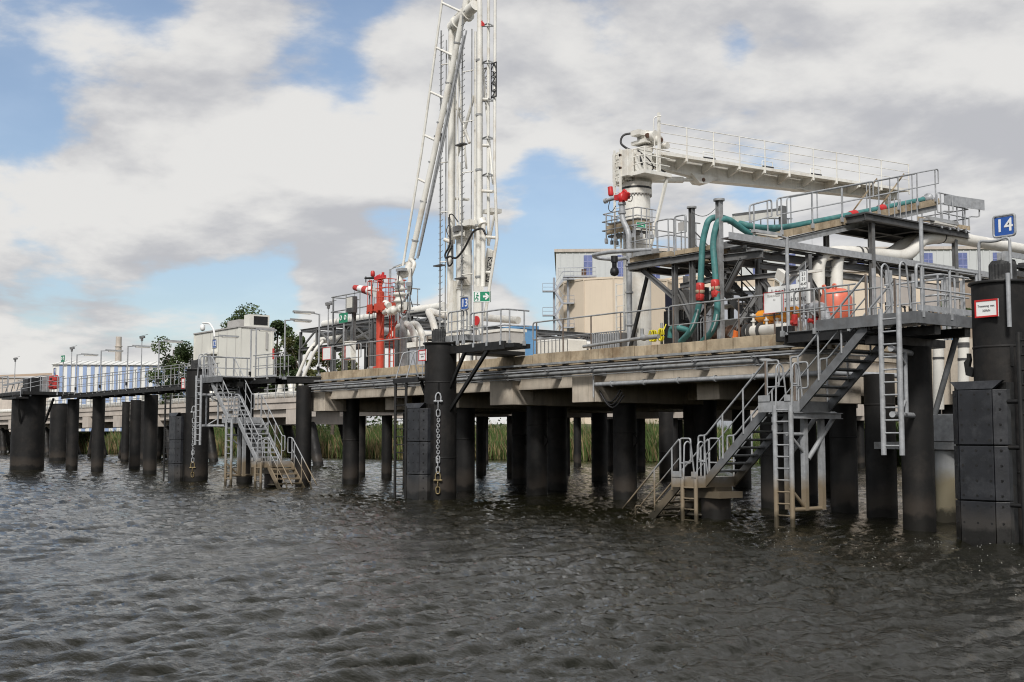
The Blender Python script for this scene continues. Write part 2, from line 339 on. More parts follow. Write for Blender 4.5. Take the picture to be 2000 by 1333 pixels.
# ------------------------------------------------------------------ land, bank, reeds
m_land = mat('grassy_land', (.075, .085, .035), .95, var=.35, scale=.25, c2=(.16, .12, .07), c2amt=.6)
m_mud = mat('muddy_bank', (.10, .07, .045), .9, var=.3, scale=.8)
SHORE = [(-900, 10), (-300, 22), (-124, 31.5), (-74, 40), (-48, 50), (-20, 59), (20, 70), (200, 110), (900, 240)]
def shore_pt(t):
    for (x0, y0), (x1, y1) in zip(SHORE, SHORE[1:]):
        if t <= x1: k = (t-x0)/(x1-x0); return Vector((t, y0+(y1-y0)*k, 0))
    return Vector((t, SHORE[-1][1], 0))
rows = [(0, -.6), (.8, .12), (3, .7), (9, 1.2), (22, 3.6), (60, 4.2), (2500, 6)]
vs_, fs_ = [], []
xs_ = [-2600, -900, -300, -200] + list(range(-150, 60, 5)) + [80, 200, 900, 2600]
for x in xs_:
    p = shore_pt(x)
    for d, z in rows: vs_.append((x-d*.25 if d < 100 else x, p.y+d*.97+(random.uniform(-.5, .5) if d < 30 else 0), z+(random.uniform(-.1, .15) if d > 0 else 0)))
nrw = len(rows)
for i in range(len(xs_)-1):
    for j in range(nrw-1): fs_.append((i*nrw+j, (i+1)*nrw+j, (i+1)*nrw+j+1, i*nrw+j+1))
tag(MB().add(vs_, fs_, True).build('land', m_land), 'low green land behind the reed bank', kind='structure')
def leaf_mat(name, c, var=.35, tr=.25):
    m = mat(name, c, .6, var=var, scale=.9, spec=.25); t = m.node_tree; b = t.nodes['Principled BSDF']
    out = [n for n in t.nodes if n.type == 'OUTPUT_MATERIAL'][0]; tl = t.nodes.new('ShaderNodeBsdfTranslucent'); mxs = t.nodes.new('ShaderNodeMixShader'); mxs.inputs[0].default_value = tr
    cs = b.inputs['Base Color'].links[0].from_socket; t.links.new(cs, tl.inputs[0]); t.links.new(b.outputs[0], mxs.inputs[1]); t.links.new(tl.outputs[0], mxs.inputs[2]); t.links.new(mxs.outputs[0], out.inputs[0]); return m
m_reed = leaf_mat('green_reed', (.082, .125, .034)); m_reed2 = leaf_mat('dry_reed', (.23, .18, .09)); m_leafd = leaf_mat('dark_leaf', (.05, .078, .028)); m_leafm = leaf_mat('green_leaf', (.082, .12, .04)); m_leafy = leaf_mat('olive_leaf', (.12, .125, .045))
m_bark = mat('bark', (.10, .08, .06), .9, var=.3, scale=4)
rg = random.Random(11)
def reeds(x0, x1, n, hmin, hmax, dry):
    m = MB(); V, Fa = [], []
    for _ in range(n):
        x = rg.uniform(x0, x1); p = shore_pt(x); d = rg.random()**1.5*9; cl = .75+.25*math.sin(x*.9+d)+.15*math.sin(x*.23); h = rg.uniform(hmin, hmax)*(.55+.45*cl)*(.75+.25*min(1, d/1.5))
        b = Vector((x-d*.25, p.y+d+rg.uniform(-.8, .2), max(-.05, .12+.24*d*.6-.1))); a = rg.uniform(0, 6.28); wv = Vector((math.cos(a), math.sin(a), 0))*rg.uniform(.035, .08)
        ln = Vector((rg.gauss(-.12, .16), rg.gauss(0, .16), 1))*h; md = b+ln*.55; tp = b+ln+Vector((rg.gauss(-.25, .25), rg.gauss(0, .2), -.05))*.6
        k = len(V); V += [b-wv*.6, b+wv*.6, md+wv, md-wv, tp]; mi = 1 if rg.random() < dry*(1.6 if d < 1 else .7) else 0
        Fa.append(((k, k+1, k+2, k+3), mi)); Fa.append(((k+3, k+2, k+4), mi))
    for f, mi in Fa: m.f.append(f); m.s.append(True); m.mi.append(mi)
    m.v = [tuple(v) for v in V]; return m
tag(reeds(-46, 45, 26000, 2.2, 3.6, .16).build('reed_bed', [m_reed, m_reed2]), 'tall green reeds along the bank behind the right-hand piles', 'reeds', kind='stuff')
tag(reeds(-160, -46, 22000, 2.0, 3.4, .32).build('reed_bed', [m_reed, m_reed2]), 'green and dry brown reeds along the bank behind the left-hand piles', 'reeds', kind='stuff')
def leaves(m, blobs, n, size, r):
    tot = sum(b[1][0]*b[1][1]*b[1][2] for b in blobs)
    for c, rr in blobs:
        c = Vector(c)
        for _ in range(int(n*rr[0]*rr[1]*rr[2]/tot)+8):
            d = Vector((r.gauss(0, 1), r.gauss(0, 1), r.gauss(0, 1))).normalized()*(r.random()**.45)
            p = c+Vector((d.x*rr[0], d.y*rr[1], d.z*rr[2])); a = Vector((r.gauss(0, 1), r.gauss(0, 1), r.gauss(0, .7))).normalized(); b = a.cross(Vector((r.gauss(0, 1), r.gauss(0, 1), r.gauss(0, 1)))).normalized()
            s = size*r.uniform(.6, 1.4); k = len(m.v); m.v += [tuple(p-a*s), tuple(p+b*s*.55), tuple(p+a*s), tuple(p-b*s*.55)]; m.f.append((k, k+1, k+2, k+3)); m.s.append(False); m.mi.append(m.m)
def tree(name, label, base, h, rx, mats, n, size, seed, cat='tree', low=.2, lean=0):
    r = random.Random(seed); t = thing(name, label, cat, base); b = Vector(base); trunk = MB(); crown = MB(); blobs = []
    trunk.tube([b-Vector((0, 0, .5)), b+Vector((.1*rx, 0, h*.35)), b+Vector((lean*.6, 0, h*.7)), b+Vector((lean, 0, h*.93))], [h*.025, h*.022, h*.012, h*.004], 7)
    for i in range(22):
        z = h*(low+(1-low)*((i+.5)/22)); a = r.uniform(0, 6.28); wd = rx*math.sin(math.pi*min(1, max(.12, (1.02-(z/h-low)/(1-low)*.86))))**.7; q = r.uniform(.25, .8)
        c = b+Vector((math.cos(a)*wd*q+lean*z/h, math.sin(a)*wd*q, z)); rr = rx*r.uniform(.2, .38)
        blobs.append((c, (rr, rr, rr*r.uniform(.7, 1.0)))); trunk.tube([b+Vector((lean*z/h*.6, 0, z*.7)), c], [h*.009, h*.002], 4)
    for i, bl in enumerate(blobs): crown.m = i % len(mats); leaves(crown, [bl], n//22, size, r)
    trunk.build('trunk', m_bark, t); crown.build('crown', mats, t); return t

# ------------------------------------------------------------------ railings, ladders, stairs
def railing(parent, pts, h=1.1, mids=(.55,), step=1.5, r=.026, mt=None, toe=False, posts=None, loops=(False, False), pm=None):
    """pts: foot line of the railing (world); the rails follow it, one mesh for each post"""
    mt = mt or m_galv; pts = [Vector(p) for p in pts]; o0 = ORIG[parent.name]; up = Vector((0, 0, h))
    rail = MB(); tp = [p+up for p in pts]
    mid0 = mids[0] if mids else h*.5
    if loops[0]: tp = [pts[0]+Vector((0, 0, mid0)), pts[0]+up]+tp[1:]
    if loops[1]: tp = tp[:-1]+[pts[-1]+up, pts[-1]+Vector((0, 0, mid0))]
    rail.tube(fillet(tp, .12, 3), r, 6); g = rail.build('railing', mt, parent)
    for mz in mids:
        part(g, 'mid_rail', mt, lambda m: m.tube([p+Vector((0, 0, mz)) for p in pts], r*.72, 5))
    if toe: part(g, 'toe_board', mt, lambda m: [m.bar(a+Vector((0, 0, .1)), b+Vector((0, 0, .1)), .012, .14) for a, b in zip(pts, pts[1:])])
    for a, b in zip(pts, pts[1:]):
        ln = (b-a).length; n = max(1, round(ln/step)); ins = .22 if ln > .8 else .05
        for i in range(n+1):
            p = a+(b-a).normalized()*(ins+(ln-2*ins)*i/n)
            part(g, 'post', pm or mt, lambda m: (m.cyl(p-Vector((0, 0, .12)), p+up-Vector((0, 0, r*.5)), r*.95, n=6, caps=False), m.cbox(p+Vector((0, 0, -.05)), (.09, .09, .16))))
    return g
def hoop_loops(parent, x0, x1, y, z, h, mt, ty=None):
    for x in (x0, x1):
        def f(m):
            m.tube(fillet([(x, y, z), (x, y+.04, z+h*.92), (x, y+.17, z+h), (x, y+.3, z+h*.92), (x, y+.45, z)], .11, 4), .024, 6); m.tube([(x, y+.02, z+h*.45), (x, y+.40, z+h*.45)], .014, 5)
        part(parent, 'grab_hoop', mt, f)
def ladder(name, label, x0, x1, y, z0, z1, mt, rs=.06, hoops=0, step=.3, rr=.02, brackets=()):
    t = thing(name, label, 'ladder', ((x0+x1)/2, y, z0))
    for x in (x0, x1): part(t, 'stile', mt, lambda m: m.cyl((x, y, z0), (x, y, z1), rs, n=10))
    z = z0+.22
    while z < z1-.05:
        part(t, 'rung', mt, lambda m: m.cyl((x0, y, z), (x1, y, z), rr, n=6)); z += step
    if hoops: hoop_loops(t, x0+.0, x1, y+.05, z1, hoops, mt)
    for f in brackets: part(t, 'bracket', mt, f)
    return t
def stair(s, t):
    """access stair built for the right-hand dolphin (s = 1) and mirrored for the left-hand one (s = -1)"""
    X = lambda x: s*x
    YF, YB = -.6, .6
    flights = [(19.35, 5.2, 17.25, 3.28), (16.15, 3.22, 13.95, 1.24), (12.95, 1.16, 10.3, -1.2)]
    for xa, za, xb, zb in flights:
        for y in (YF, YB):
            part(t, 'stringer', m_tide_dark if s > 0 else m_tide, lambda m: m.prism([(X(xa), y-.03, za), (X(xa), y-.03, za-.30), (X(xb), y-.03, zb-.30), (X(xb), y-.03, zb)], (0, .06, 0)))
        n = int((za-zb)/.21); 
        for i in range(1, n):
            k = i/n; x, z = xa+(xb-xa)*k, za+(zb-za)*k-.06
            if z < -.3: continue
            part(t, 'tread', m_tide, lambda m: (m.box((X(x-.13), YF+.03, z-.035), (X(x+.13), YB-.03, z)), m.box((X(x-.13), YF+.03, z-.07), (X(x-.10), YB-.03, z-.035))))
    for x0, x1, z in ((16.15, 17.25, 3.25), (12.95, 13.95, 1.2)):
        part(t, 'landing', m_tide, lambda m: (m.box((X(x0), YF-.35, z-.05), (X(x1), YB, z)), m.box((X(x0), YF-.35, z-.28), (X(x1), YF-.31, z-.05)), m.box((X(x0), YB-.04, z-.28), (X(x1), YB, z-.05)), m.box((X(x0), YF-.3, z-.28), (X(x0+.05), YB-.05, z-.05)), m.box((X(x1-.05), YF-.3, z-.28), (X(x1), YB-.05, z-.05))))
        part(t, 'kick_plate', m_tide, lambda m: m.box((X(x0+.02), YF-.372, z+.0), (X(x0+.40), YF-.354, z+.16))); part(t, 'kick_plate', m_tide, lambda m: m.box((X(x1-.22), YF-.372, z+.0), (X(x1-.02), YF-.354, z+.16)))
    # handrails
    for y in (YF, YB):
        for (xa, za, xb, zb), ex in zip(flights, (0, 1, 2)):
            if ex == 2: xb, zb = 10.55, -.95
            up = 1.12
            def rail(m):
                pts = [(X(xa), y, za+.1), (X(xa), y, za+up), (X(xb), y, zb+up)]
                if ex < 2: pts += [(X(xb-.28), y, zb+up), (X(xb-.28), y, zb+.42), (X(xb), y, zb+.42)]
                m.tube(fillet(pts, .09, 3), .028, 6)
            g = part(t, 'handrail', m_tide, rail)
            part(g, 'mid_rail', m_tide, lambda m: m.tube([(X(xa), y, za+.58), (X(xb), y, zb+.58)], .02, 5))
            for k in ((.0, .36, .7) if ex < 2 else (.12, .42)):
                x, z = xa+(xb-xa)*k, za+(zb-za)*k
                part(g, 'post', m_brownpost if k == 0 and s > 0 else m_tide, lambda m: m.cyl((X(x), y-.035, z-.1), (X(x), y-.035, z+up), .027, n=6))
            if ex < 2: part(g, 'post', m_tide, lambda m: m.cyl((X(xb-.02), y-.035, zb-.1), (X(xb-.02), y-.035, zb+up), .027, n=6))
            if ex == 1 or ex == 2:
                part(g, 'end_loop', m_tide, lambda m: m.tube(fillet([(X(xa+.02), y, za+.1), (X(xa+.02), y, za+up), (X(xa+.42), y, za+up), (X(xa+.42), y, za+.42), (X(xa+.05), y, za+.42)], .08, 3), .026, 6))
    for y in (YF, YB):   # curled rail ends that dip into the river
        part(t, 'curled_end', m_tide, lambda m: m.tube(fillet([(X(11.35), y, .28), (X(11.1), y, .30), (X(11.1), y, -.3)], .12, 4), .03, 6))
    # props under the landings
    def frame(x0, x1, z0, z1):
        for x in (x0, x1):
            for y in (-.15, .55): part(t, 'prop', m_tide, lambda m: m.box((X(x-.07), y-.07, z0), (X(x+.07), y+.07, z1)))
        for p, q_, r_ in (((X(x0), -.75, .45), (X(x0), .5, .45), .06), ((X(x0), -.75, 1.0), (X(x0), -.15, .48), .045), ((X(x0), -.85, 2.4), (X(x0), -.15, 2.4), .05), ((X(x0), -.7, 2.35), (X(x0), -.15, 1.9), .04)): part(t, 'brace', m_tide, lambda m: m.cyl(p, q_, r_, n=8))
    frame(17.0, 16.45, .42, 2.97)
    for p, q_, r_ in (((X(17.0), .0, 1.75), (X(17.05), 1.15, 2.95), .065), ((X(16.45), .0, 1.9), (X(16.5), 1.15, 3.0), .065), ((X(16.45), 1.1, 2.97), (X(17.05), 1.1, 2.95), .05)): part(t, 'brace', m_tide, lambda m: m.cyl(p, q_, r_, n=8))
    part(t, 'support_beam', m_tide, lambda m: m.ibeam((X(17.2), -.85, 2.88), (X(17.2), 1.15, 2.88), .14, .16))
    part(t, 'support_beam', m_tide_dark, lambda m: (m.box((X(13.0), -.45, .62), (X(14.3), .5, .80)), m.box((X(13.3), -.3, .80), (X(14.0), .4, .92))))
    part(t, 'support_pile', m_pile, lambda m: m.cyl((X(13.7), .05, -2.5), (X(13.7), .05, .62), .42, n=20))
    part(t, 'float_plate', m_tide_dark, lambda m: m.lathe((X(13.2), -.1, .08), [(.3, 0), (.36, .03), (.36, .06), (.3, .09)], 16))
# ------------------------------------------------------------------ concrete loading platform
J = thing('loading_platform', 'long concrete loading platform on black steel piles with weathered kerb', 'jetty', (0, 10, 0))
KY = 3.3
part(J, 'deck_slab', m_conc, lambda m: m.box((-15.2, KY+.02, 4.62), (15.15, 19.0, 5.22)))
part(J, 'edge_beam', m_conc, lambda m: m.box((-15.05, KY-.12, 4.12), (15.0, KY+.55, 4.60)))
part(J, 'end_beam', m_conc, lambda m: m.box((14.5, KY+.57, 3.9), (15.1, 18.9, 4.60)))
part(J, 'rear_beam', m_conc, lambda m: m.box((-15.05, 18.2, 4.0), (14.45, 18.8, 4.60)))
for x0, x1 in ((-15.3, -14.0), (-.72, .72), (4.25, 5.5)):
    part(J, 'beam_end', m_conc, lambda m: m.box((x0, KY-.45, 3.55), (x1, KY+.6, 4.66)), .02)
part(J, 'beam_end', m_conc, lambda m: m.box((14.0, KY-.3, 3.3), (15.3, KY+1.4, 4.78)), .02)
for i in range(7):
    x = -14.65+4.9*i
    part(J, 'cross_beam', m_conc, lambda m: m.box((x-.5, KY+.65, 3.55), (x+.5, 18.1, 4.55)))
for y0 in (8, 14): part(J, 'long_beam', m_conc, lambda m: m.box((-15, y0-.4, 3.7), (14.4, y0+.4, 4.57)))
x = -15.2; rk = random.Random(5); i = 0
while x < 15.1:
    wd = min(1.12, 15.17-x); 
    if wd < .3: break
    dy, dz = rk.uniform(-.012, .012), rk.uniform(-.02, .02)
    part(J, 'kerb_block', m_kerb, lambda m: (m.box((x+.026, KY-.16+dy, 4.93+dz), (x+wd-.026, KY+.22, 5.44+dz))), .012)
    part(J, 'slab_edge_block', m_kerb, lambda m: (m.box((x+.012, KY-.08+dy, 4.70), (x+wd-.012, KY+.0, 4.91+dz))))
    x += wd; i += 1
y = KY+.25
while y < 9:
    part(J, 'kerb_block', m_kerb, lambda m: m.box((14.95, y+.012, 4.93), (15.25, y+1.1, 5.42)), .012); y += 1.12
for x, y, r in [(4.4, 5.3, .44), (-.35, 4.95, .42), (-5.05, 4.8, .40), (-9.6, 5.0, .42), (-14.3, 4.5, .40), (-2.6, 7.9, .44), (-9.65, 11.4, .40), (-9.75, 16.8, .42), (5.2, 8.8, .44), (9.6, 9.2, .44), (14.5, 11.2, .44), (0, 16.8, .42), (5, 16.8, .42), (-14.4, 11.3, .4), (9.8, 16.8, .42), (11.2, 5.6, .44), (13.8, 5.8, .42), (-10.2, 22.2, .40), (16.0, 4.6, .44), (2.2, 11.3, .42), (14.6, 16.8, .42)]:
    zs_ = 1.4+((x*7.3+y*3.1) % 1.9)
    part(J, 'pile', m_pile, lambda m: (m.cyl((x, y, -3), (x, y, 4.15), r, n=24), m.lathe((x, y, zs_), [(r, -.03), (r+.012, -.015), (r+.012, .015), (r, .03)], 24, caps=False)))
for x, y in ((-.35, 4.95), (4.4, 5.3), (-9.65, 11.4)):
    part(J, 'lug', m_pile, lambda m: m.prism([(x+.4, y, 1.9), (x+.62, y, 2.1), (x+.62, y, 2.25), (x+.4, y, 2.45)], (0, .06, 0)))
# services along the front of the platform
def service(name, label, fn, mt, cat):
    o = MB(); fn(o); ob = o.build(name, mt); return tag(ob, label, cat)
T = thing('cable_tray', 'perforated galvanised cable tray running along the concrete kerb', 'cable tray', (0, KY-.35, 5))
part(T, 'tray', m_galv_old, lambda m: (m.box((-15.4, KY-.50, 4.99), (15.0, KY-.20, 5.005)), m.box((-15.4, KY-.515, 4.985), (15.0, KY-.502, 5.06))))
for i in range(25): part(T, 'bracket', m_midsteel, lambda m: m.prism([(-14.6+i*1.22, KY-.49, 4.98), (-14.6+i*1.22, KY-.165, 4.98), (-14.6+i*1.22, KY-.165, 4.80)], (.05, 0, 0)))
for dz, dy, r, x1, lab, mm in ((4.82, -.30, .045, 15.1, 'upper dark grey conduit pipe under the cable tray', m_midsteel), (4.74, -.42, .028, 15.0, 'thin pale pipe clipped below the conduit pipe on the platform edge', m_galv), (4.63, -.20, .075, 13.0, 'thick grey service pipe along the platform edge beam', m_galv_old), (4.50, -.26, .02, 14.2, 'thin cable pipe lowest along the beam ends', m_galv_old)):
    g = thing('service_pipe', lab, 'pipe', (0, KY+dy, dz))
    part(g, 'pipe', mm, lambda m: m.tube(fillet([(-15.6, KY+.6, dz), (-15.6, KY-.16+dy-.3, dz), (x1, KY-.16+dy-.3, dz), (x1+.35, KY+.1+dy, dz), (x1+.35, KY+3.5, dz)], .25, 4), r, 8))
    for i in range(12): part(g, 'clip', m_midsteel, lambda m: m.box((-13.9+2.45*i, KY-.2+dy-.3, dz-r-.02), (-13.85+2.45*i, KY-.13, dz+r+.02)))
g = thing('service_pipe', 'grey pipe at the foot of the edge beam, right of the middle beam end', 'pipe', (9, KY-.4, 4))
part(g, 'pipe', m_galv, lambda m: m.tube(fillet([(5.55, KY-.5, 4.16), (13.6, KY-.5, 4.16), (15.6, KY-.5, 4.16), (15.75, KY+3, 4.16)], .3, 4), .08, 9))
for i in range(6): part(g, 'flange', m_galv, lambda m: m.cyl((6.4+1.6*i, KY-.5, 4.16), (6.46+1.6*i, KY-.5, 4.16), .11, n=10))
part(g, 'frame', m_galv, lambda m: (m.tube(fillet([(5.6, KY-.62, 3.7), (5.6, KY-.62, 4.80), (7.0, KY-.62, 4.80)], .1, 3), .03, 6)))
g = thing('hanging_cable', 'black cables sagging beside the middle concrete beam end', 'cable', (6, KY, 3.8))
for k in range(3): part(g, 'loop', m_rubber, lambda m: m.tube([(5.6+.13*k+1.1*t, KY-.35-.05*k, 3.95-.1*k-.42*math.sin(math.pi*t)) for t in [j/8 for j in range(9)]], .03, 5))
# railing on the kerb
KR = thing('kerb_railing', 'grey pipe railing standing along the concrete kerb', 'railing', (0, KY+.12, 5.4))
for x0, x1, st in ((-15.0, -11.6, 1.55), (-11.1, -6.6, 1.55), (-6.2, -2.2, 1.55), (1.3, 6.45, 1.75), (8.6, 13.35, 1.65), (13.9, 15.05, 1.0)):
    railing(KR, [(x0, KY+.12, 5.44), (x1, KY+.12, 5.44)], 1.27, (.62,), st, .03, m_galv_old, loops=(True, True), pm=m_brownpost)
g = thing('railing_gate', 'low horizontal grey pipe barrier lying above the kerb, middle of the platform', 'barrier', (6, KY, 5.5))
part(g, 'bar', m_galv_old, lambda m: m.cyl((4.35, KY+.02, 5.60), (7.5, KY+.02, 5.72), .06, n=10))
part(g, 'socket', m_galv_old, lambda m: m.lathe((7.5, KY+.02, 5.72), [(.09, -.1), (.12, 0), (.09, .1), (.08, .7)], 10, (1, 0, 0)))
part(g, 'upper_rail', m_galv_old, lambda m: m.tube([(6.4, KY+.12, 6.68), (8.6, KY+.12, 6.68)], .03, 6))
part(g, 'post', m_galv_old, lambda m: (m.cyl((7.35, KY+.08, 5.75), (7.35, KY+.08, 6.05), .06, n=8)))

# ------------------------------------------------------------------ mooring dolphins
def stub(parent, x, y, z, r, h):
    def f(m):
        n = 22; vs = []
        rr_ = random.Random(int(x*10))
        for k, zz in enumerate((z-.02, z+h*.5, z+h*.9, z+h)):
            for i in range(n*2):
                a = math.pi*i/n; q = r*(1 if i % 2 else .93)*(1 if k < 3 else .94); vs.append((x+math.cos(a)*q, y+math.sin(a)*q, zz+(rr_.uniform(-.07, .05) if k == 3 else 0)))
        N2 = n*2; m.add(vs, [(k*N2+i, k*N2+(i+1) % N2, (k+1)*N2+(i+1) % N2, (k+1)*N2+i) for k in range(3) for i in range(N2)]+[tuple(range(3*N2, 4*N2))])
    return part(parent, 'bollard', m_stub, f)
def fender(parent, cx, yf, z1=3.57, hw=.42, ch=.24, back=.22):
    g = part(parent, 'fender', m_black, lambda m: m.box((cx-hw-ch+.03, yf+back+.01, -.5), (cx+hw+ch-.03, yf+.55, z1-.04)))
    zs = [(z1-.2, 2.16), (2.13, .94), (.91, -.4)]; th = .05; R3 = random.Random(int(cx*7))
    for za, zb in zs:
        j = R3.uniform(-.006, .006)
        part(g, 'plate', m_fender, lambda m: m.box((cx-hw+.012, yf+j, zb), (cx+hw-.012, yf+back, za)), .012)
        for s in (-1, 1):
            part(g, 'side_plate', m_fender, lambda m: m.prism([(cx+s*(hw+.012), yf+j, zb), (cx+s*(hw+ch), yf+back*.9, zb), (cx+s*(hw+ch), yf+back+.12, zb), (cx+s*(hw+.012), yf+back+.0, zb)], (0, 0, za-zb)), .008)
        def bolts(m):
            n = 4
            for i in range(n):
                z = za-.1-(za-zb-.2)*i/(n-1)
                for x in (cx-hw+.09, cx, cx+hw-.09): m.cyl((x, yf-.004, z), (x, yf+.03, z), .028, n=8)
                for s in (-1, 1): m.cyl((cx+s*(hw+ch*.5), yf+back*.42-.012, z), (cx+s*(hw+ch*.5), yf+back*.6, z), .028, n=8)
        tag(part(g, 'bolt_heads', m_black, bolts), kind='stuff')
    part(g, 'top_plate', m_fender, lambda m: m.prism([(cx-hw-ch*.9, yf+back*.3, z1), (cx+hw+ch*.9, yf+back*.3, z1), (cx+hw+.01, yf+.0, z1-.185), (cx-hw-.01, yf+.0, z1-.185)], (0, .12, 0)), .008)
    return g
def chain(label, x, y, ztop, zbot, dx, dy, step=.098, rot=0):
    t = thing('mooring_chain', label, 'chain', (x, y, zbot)); o = Vector((dx, dy, 0)); side = Vector((-dy, dx, 0)); up = Vector((0, 0, 1))
    def link(m, c, ln, wd, r, a):
        pts = []
        for i in range(13):
            th = 2*math.pi*i/12; pts.append(c+a*math.cos(th)*wd/2+up*(math.sin(th)*wd/2+(ln/2-wd/2)*(1 if math.sin(th) >= 0 else -1)))
        pts.append(pts[0]); m.tube(pts, r, 5, False)
    def shackle(z, mt, s=1.0):
        def f(m):
            c = Vector((x, y, z)); m.tube([c-side*.09*s-up*.12*s, c-side*.10*s+up*.05*s, c-side*.06*s+up*.16*s, c+up*.2*s, c+side*.06*s+up*.16*s, c+side*.10*s+up*.05*s, c+side*.09*s-up*.12*s], .03*s, 7); m.cyl(c-side*.17*s-up*.12*s, c+side*.17*s-up*.12*s, .028*s, n=8); m.cyl(c-side*.14*s-up*.12*s, c-side*.07*s-up*.12*s, .05*s, n=8); m.cyl(c+side*.07*s-up*.12*s, c+side*.14*s-up*.12*s, .05*s, n=8)
        part(t, 'shackle', mt, f)
    shackle(ztop, m_galv)
    part(t, 'long_link', m_galv, lambda m: link(m, Vector((x, y, ztop-.30)), .32, .11, .02, o)); part(t, 'long_link', m_galv, lambda m: link(m, Vector((x, y, ztop-.56)), .26, .14, .024, side))
    z = ztop-.72; k = 0
    while z > zbot+.75:
        part(t, 'link', m_galv, lambda m: link(m, Vector((x, y, z))+side*.012*math.sin(k), .14, .10, .017, side if k % 2 else o)); z -= step; k += 1
    for q in range(3): part(t, 'long_link', m_galv, lambda m: link(m, Vector((x, y, zbot+.80-.19*q+.06)), .26, .13, .024, (side, o)[q % 2]))
    shackle(zbot+.22, m_brass, .95); part(t, 'link', m_brass, lambda m: link(m, Vector((x, y, zbot-.05)), .24, .12, .024, o)); part(t, 'link', m_brass, lambda m: link(m, Vector((x, y, zbot-.26)), .26, .15, .026, side))
def board(name, label, cat, c, wd, ht, mt, rim=None, rx=(1, 0, 0), th=.03, rimw=.03, texts=(), post=None):
    """flat sign: plate, raised rim, lettering; c is its centre, rx its left-to-right direction"""
    c = Vector(c); rx = Vector(rx).normalized(); nz = rx.cross(Vector((0, 0, 1))); up = Vector((0, 0, 1)); t = thing(name, label, cat, c)
    def slab(m, a, b, c0, c1, n0, n1):
        m.add([c+rx*x+up*z+nz*n for n in (n0, n1) for x, z in ((a, c0), (b, c0), (b, c1), (a, c1))], [(3, 2, 1, 0), (4, 5, 6, 7), (0, 1, 5, 4), (1, 2, 6, 5), (2, 3, 7, 6), (3, 0, 4, 7)])
    part(t, 'plate', mt, lambda m: slab(m, -wd/2, wd/2, -ht/2, ht/2, -th, 0))
    if rim:
        def f(m):
            k = rimw
            for a, b, c0, c1 in ((-wd/2, wd/2, ht/2-k, ht/2), (-wd/2, wd/2, -ht/2, -ht/2+k), (-wd/2, -wd/2+k, -ht/2+k, ht/2-k), (wd/2-k, wd/2, -ht/2+k, ht/2-k)): slab(m, a, b, c0, c1, .0, .012)
        part(t, 'rim', rim, f)
    for s, sz, dx, dz, mt2, *w_ in texts: lettering(t, s, sz, c+rx*dx+up*dz+nz*.004, mt2, rx, width=w_[0] if w_ else None, bold=w_[1] if len(w_) > 1 else 0)
    if post: part(t, 'post', m_galv, post)
    return t
def number_sign(n, c, wd, ht, label, z0):
    t = board('number_sign', label, 'sign', c, wd-.06, ht-.06, m_signblue, None, texts=[(n, ht*.86, 0, -.0, m_signwhite, wd*.66, .006)])
    c = Vector(c); part(t, 'tube_frame', m_galv, lambda m: m.tube(fillet([c+Vector(p) for p in ((0, 0, -ht/2), (wd/2, 0, -ht/2), (wd/2, 0, ht/2), (-wd/2, 0, ht/2), (-wd/2, 0, -ht/2), (0, 0, -ht/2))], .07, 3), .028, 6))
    part(t, 'bracket', m_galv, lambda m: m.box((c.x-.06, c.y-.02, z0), (c.x+.06, c.y+.02, c.z-ht/2)))
    return t
m_dimtext = mat('faded_lettering', (.16, .16, .17), .6, var=.1)
def warning(c, label, wd=.62, ht=.44):
    return board('warning_sign', label, 'sign', c, wd, ht, m_signwhite, m_signred, texts=[('Trossenzug  max.', .07, 0, .055, m_dimtext, wd*.74), ('200kN', .07, 0, -.05, m_dimtext)], rimw=.035)
DOL = {}
for key, x, r, lab, sx in (('14', 22.5, .62, 'nearest black mooring dolphin at the right edge with bolted fender panel', 22.55), ('13', 0, .6, 'tall black mooring dolphin with fender and ladder before the middle of the platform', -.2), ('12', -22.4, .6, 'black mooring dolphin with fender panel beside the pale grey stair', -22.85)):
    t = thing('mooring_dolphin', lab, 'dolphin', (x, 0, 0)); DOL[key] = t
    part(t, 'pile', m_pile, lambda m: (m.cyl((x, 0, -4), (x, 0, 5.78), r, n=40), [m.lathe((x, 0, z), [(r, -.03), (r+.012, -.015), (r+.012, .015), (r, .03)], 40, caps=False) for z in (1.55, 4.35)]))
    part(t, 'cap_plate', m_black, lambda m: m.lathe((x, 0, 5.782), [(r+.06, 0), (r+.075, .03), (r+.06, .06)], 36))
    stub(t, sx, .05, 5.845, .30 if key == '14' else .27, .44 if key == '14' else .5)
    part(t, 'paint_patch', m_black, lambda m: m.box((x+r*.72, -r*.72, 3.9), (x+r*.80, -r*.62, 4.35)))
fender(DOL['14'], 22.38, -1.0); fender(DOL['13'], -.32, -1.0); fender(DOL['12'], -23.25, -1.0)
for k, x in (('14', 22.4), ('13', -.3), ('12', -23.1)):
    part(DOL[k], 'fender_arm', m_black, lambda m: (m.box((x-.3, -.5, 2.9), (x+.3, .0, 3.1)), m.box((x-.3, -.5, .6), (x+.3, .0, .8))))
ladder('dolphin_ladder', 'black steel ladder left of the fender on the middle dolphin', -1.95, -1.2, -.75, -.6, 4.45, m_black, .055, 0, .3, .02)
ladder('dolphin_ladder', 'black steel ladder left of the fender on the dolphin by the pale stair', -24.9, -24.2, -.75, -.6, 4.6, m_black, .05, 0, .3, .02)
ladder('dolphin_ladder', 'black steel ladder at the right edge beside the nearest fender', 23.38, 24.1, -.85, -.6, 4.6, m_black, .06, 0, .32, .03, [lambda m, z=z: m.cyl((22.7, -.72, z), (23.4, -.82, z), .05, n=8) for z in (.85, 2.1, 3.1)])
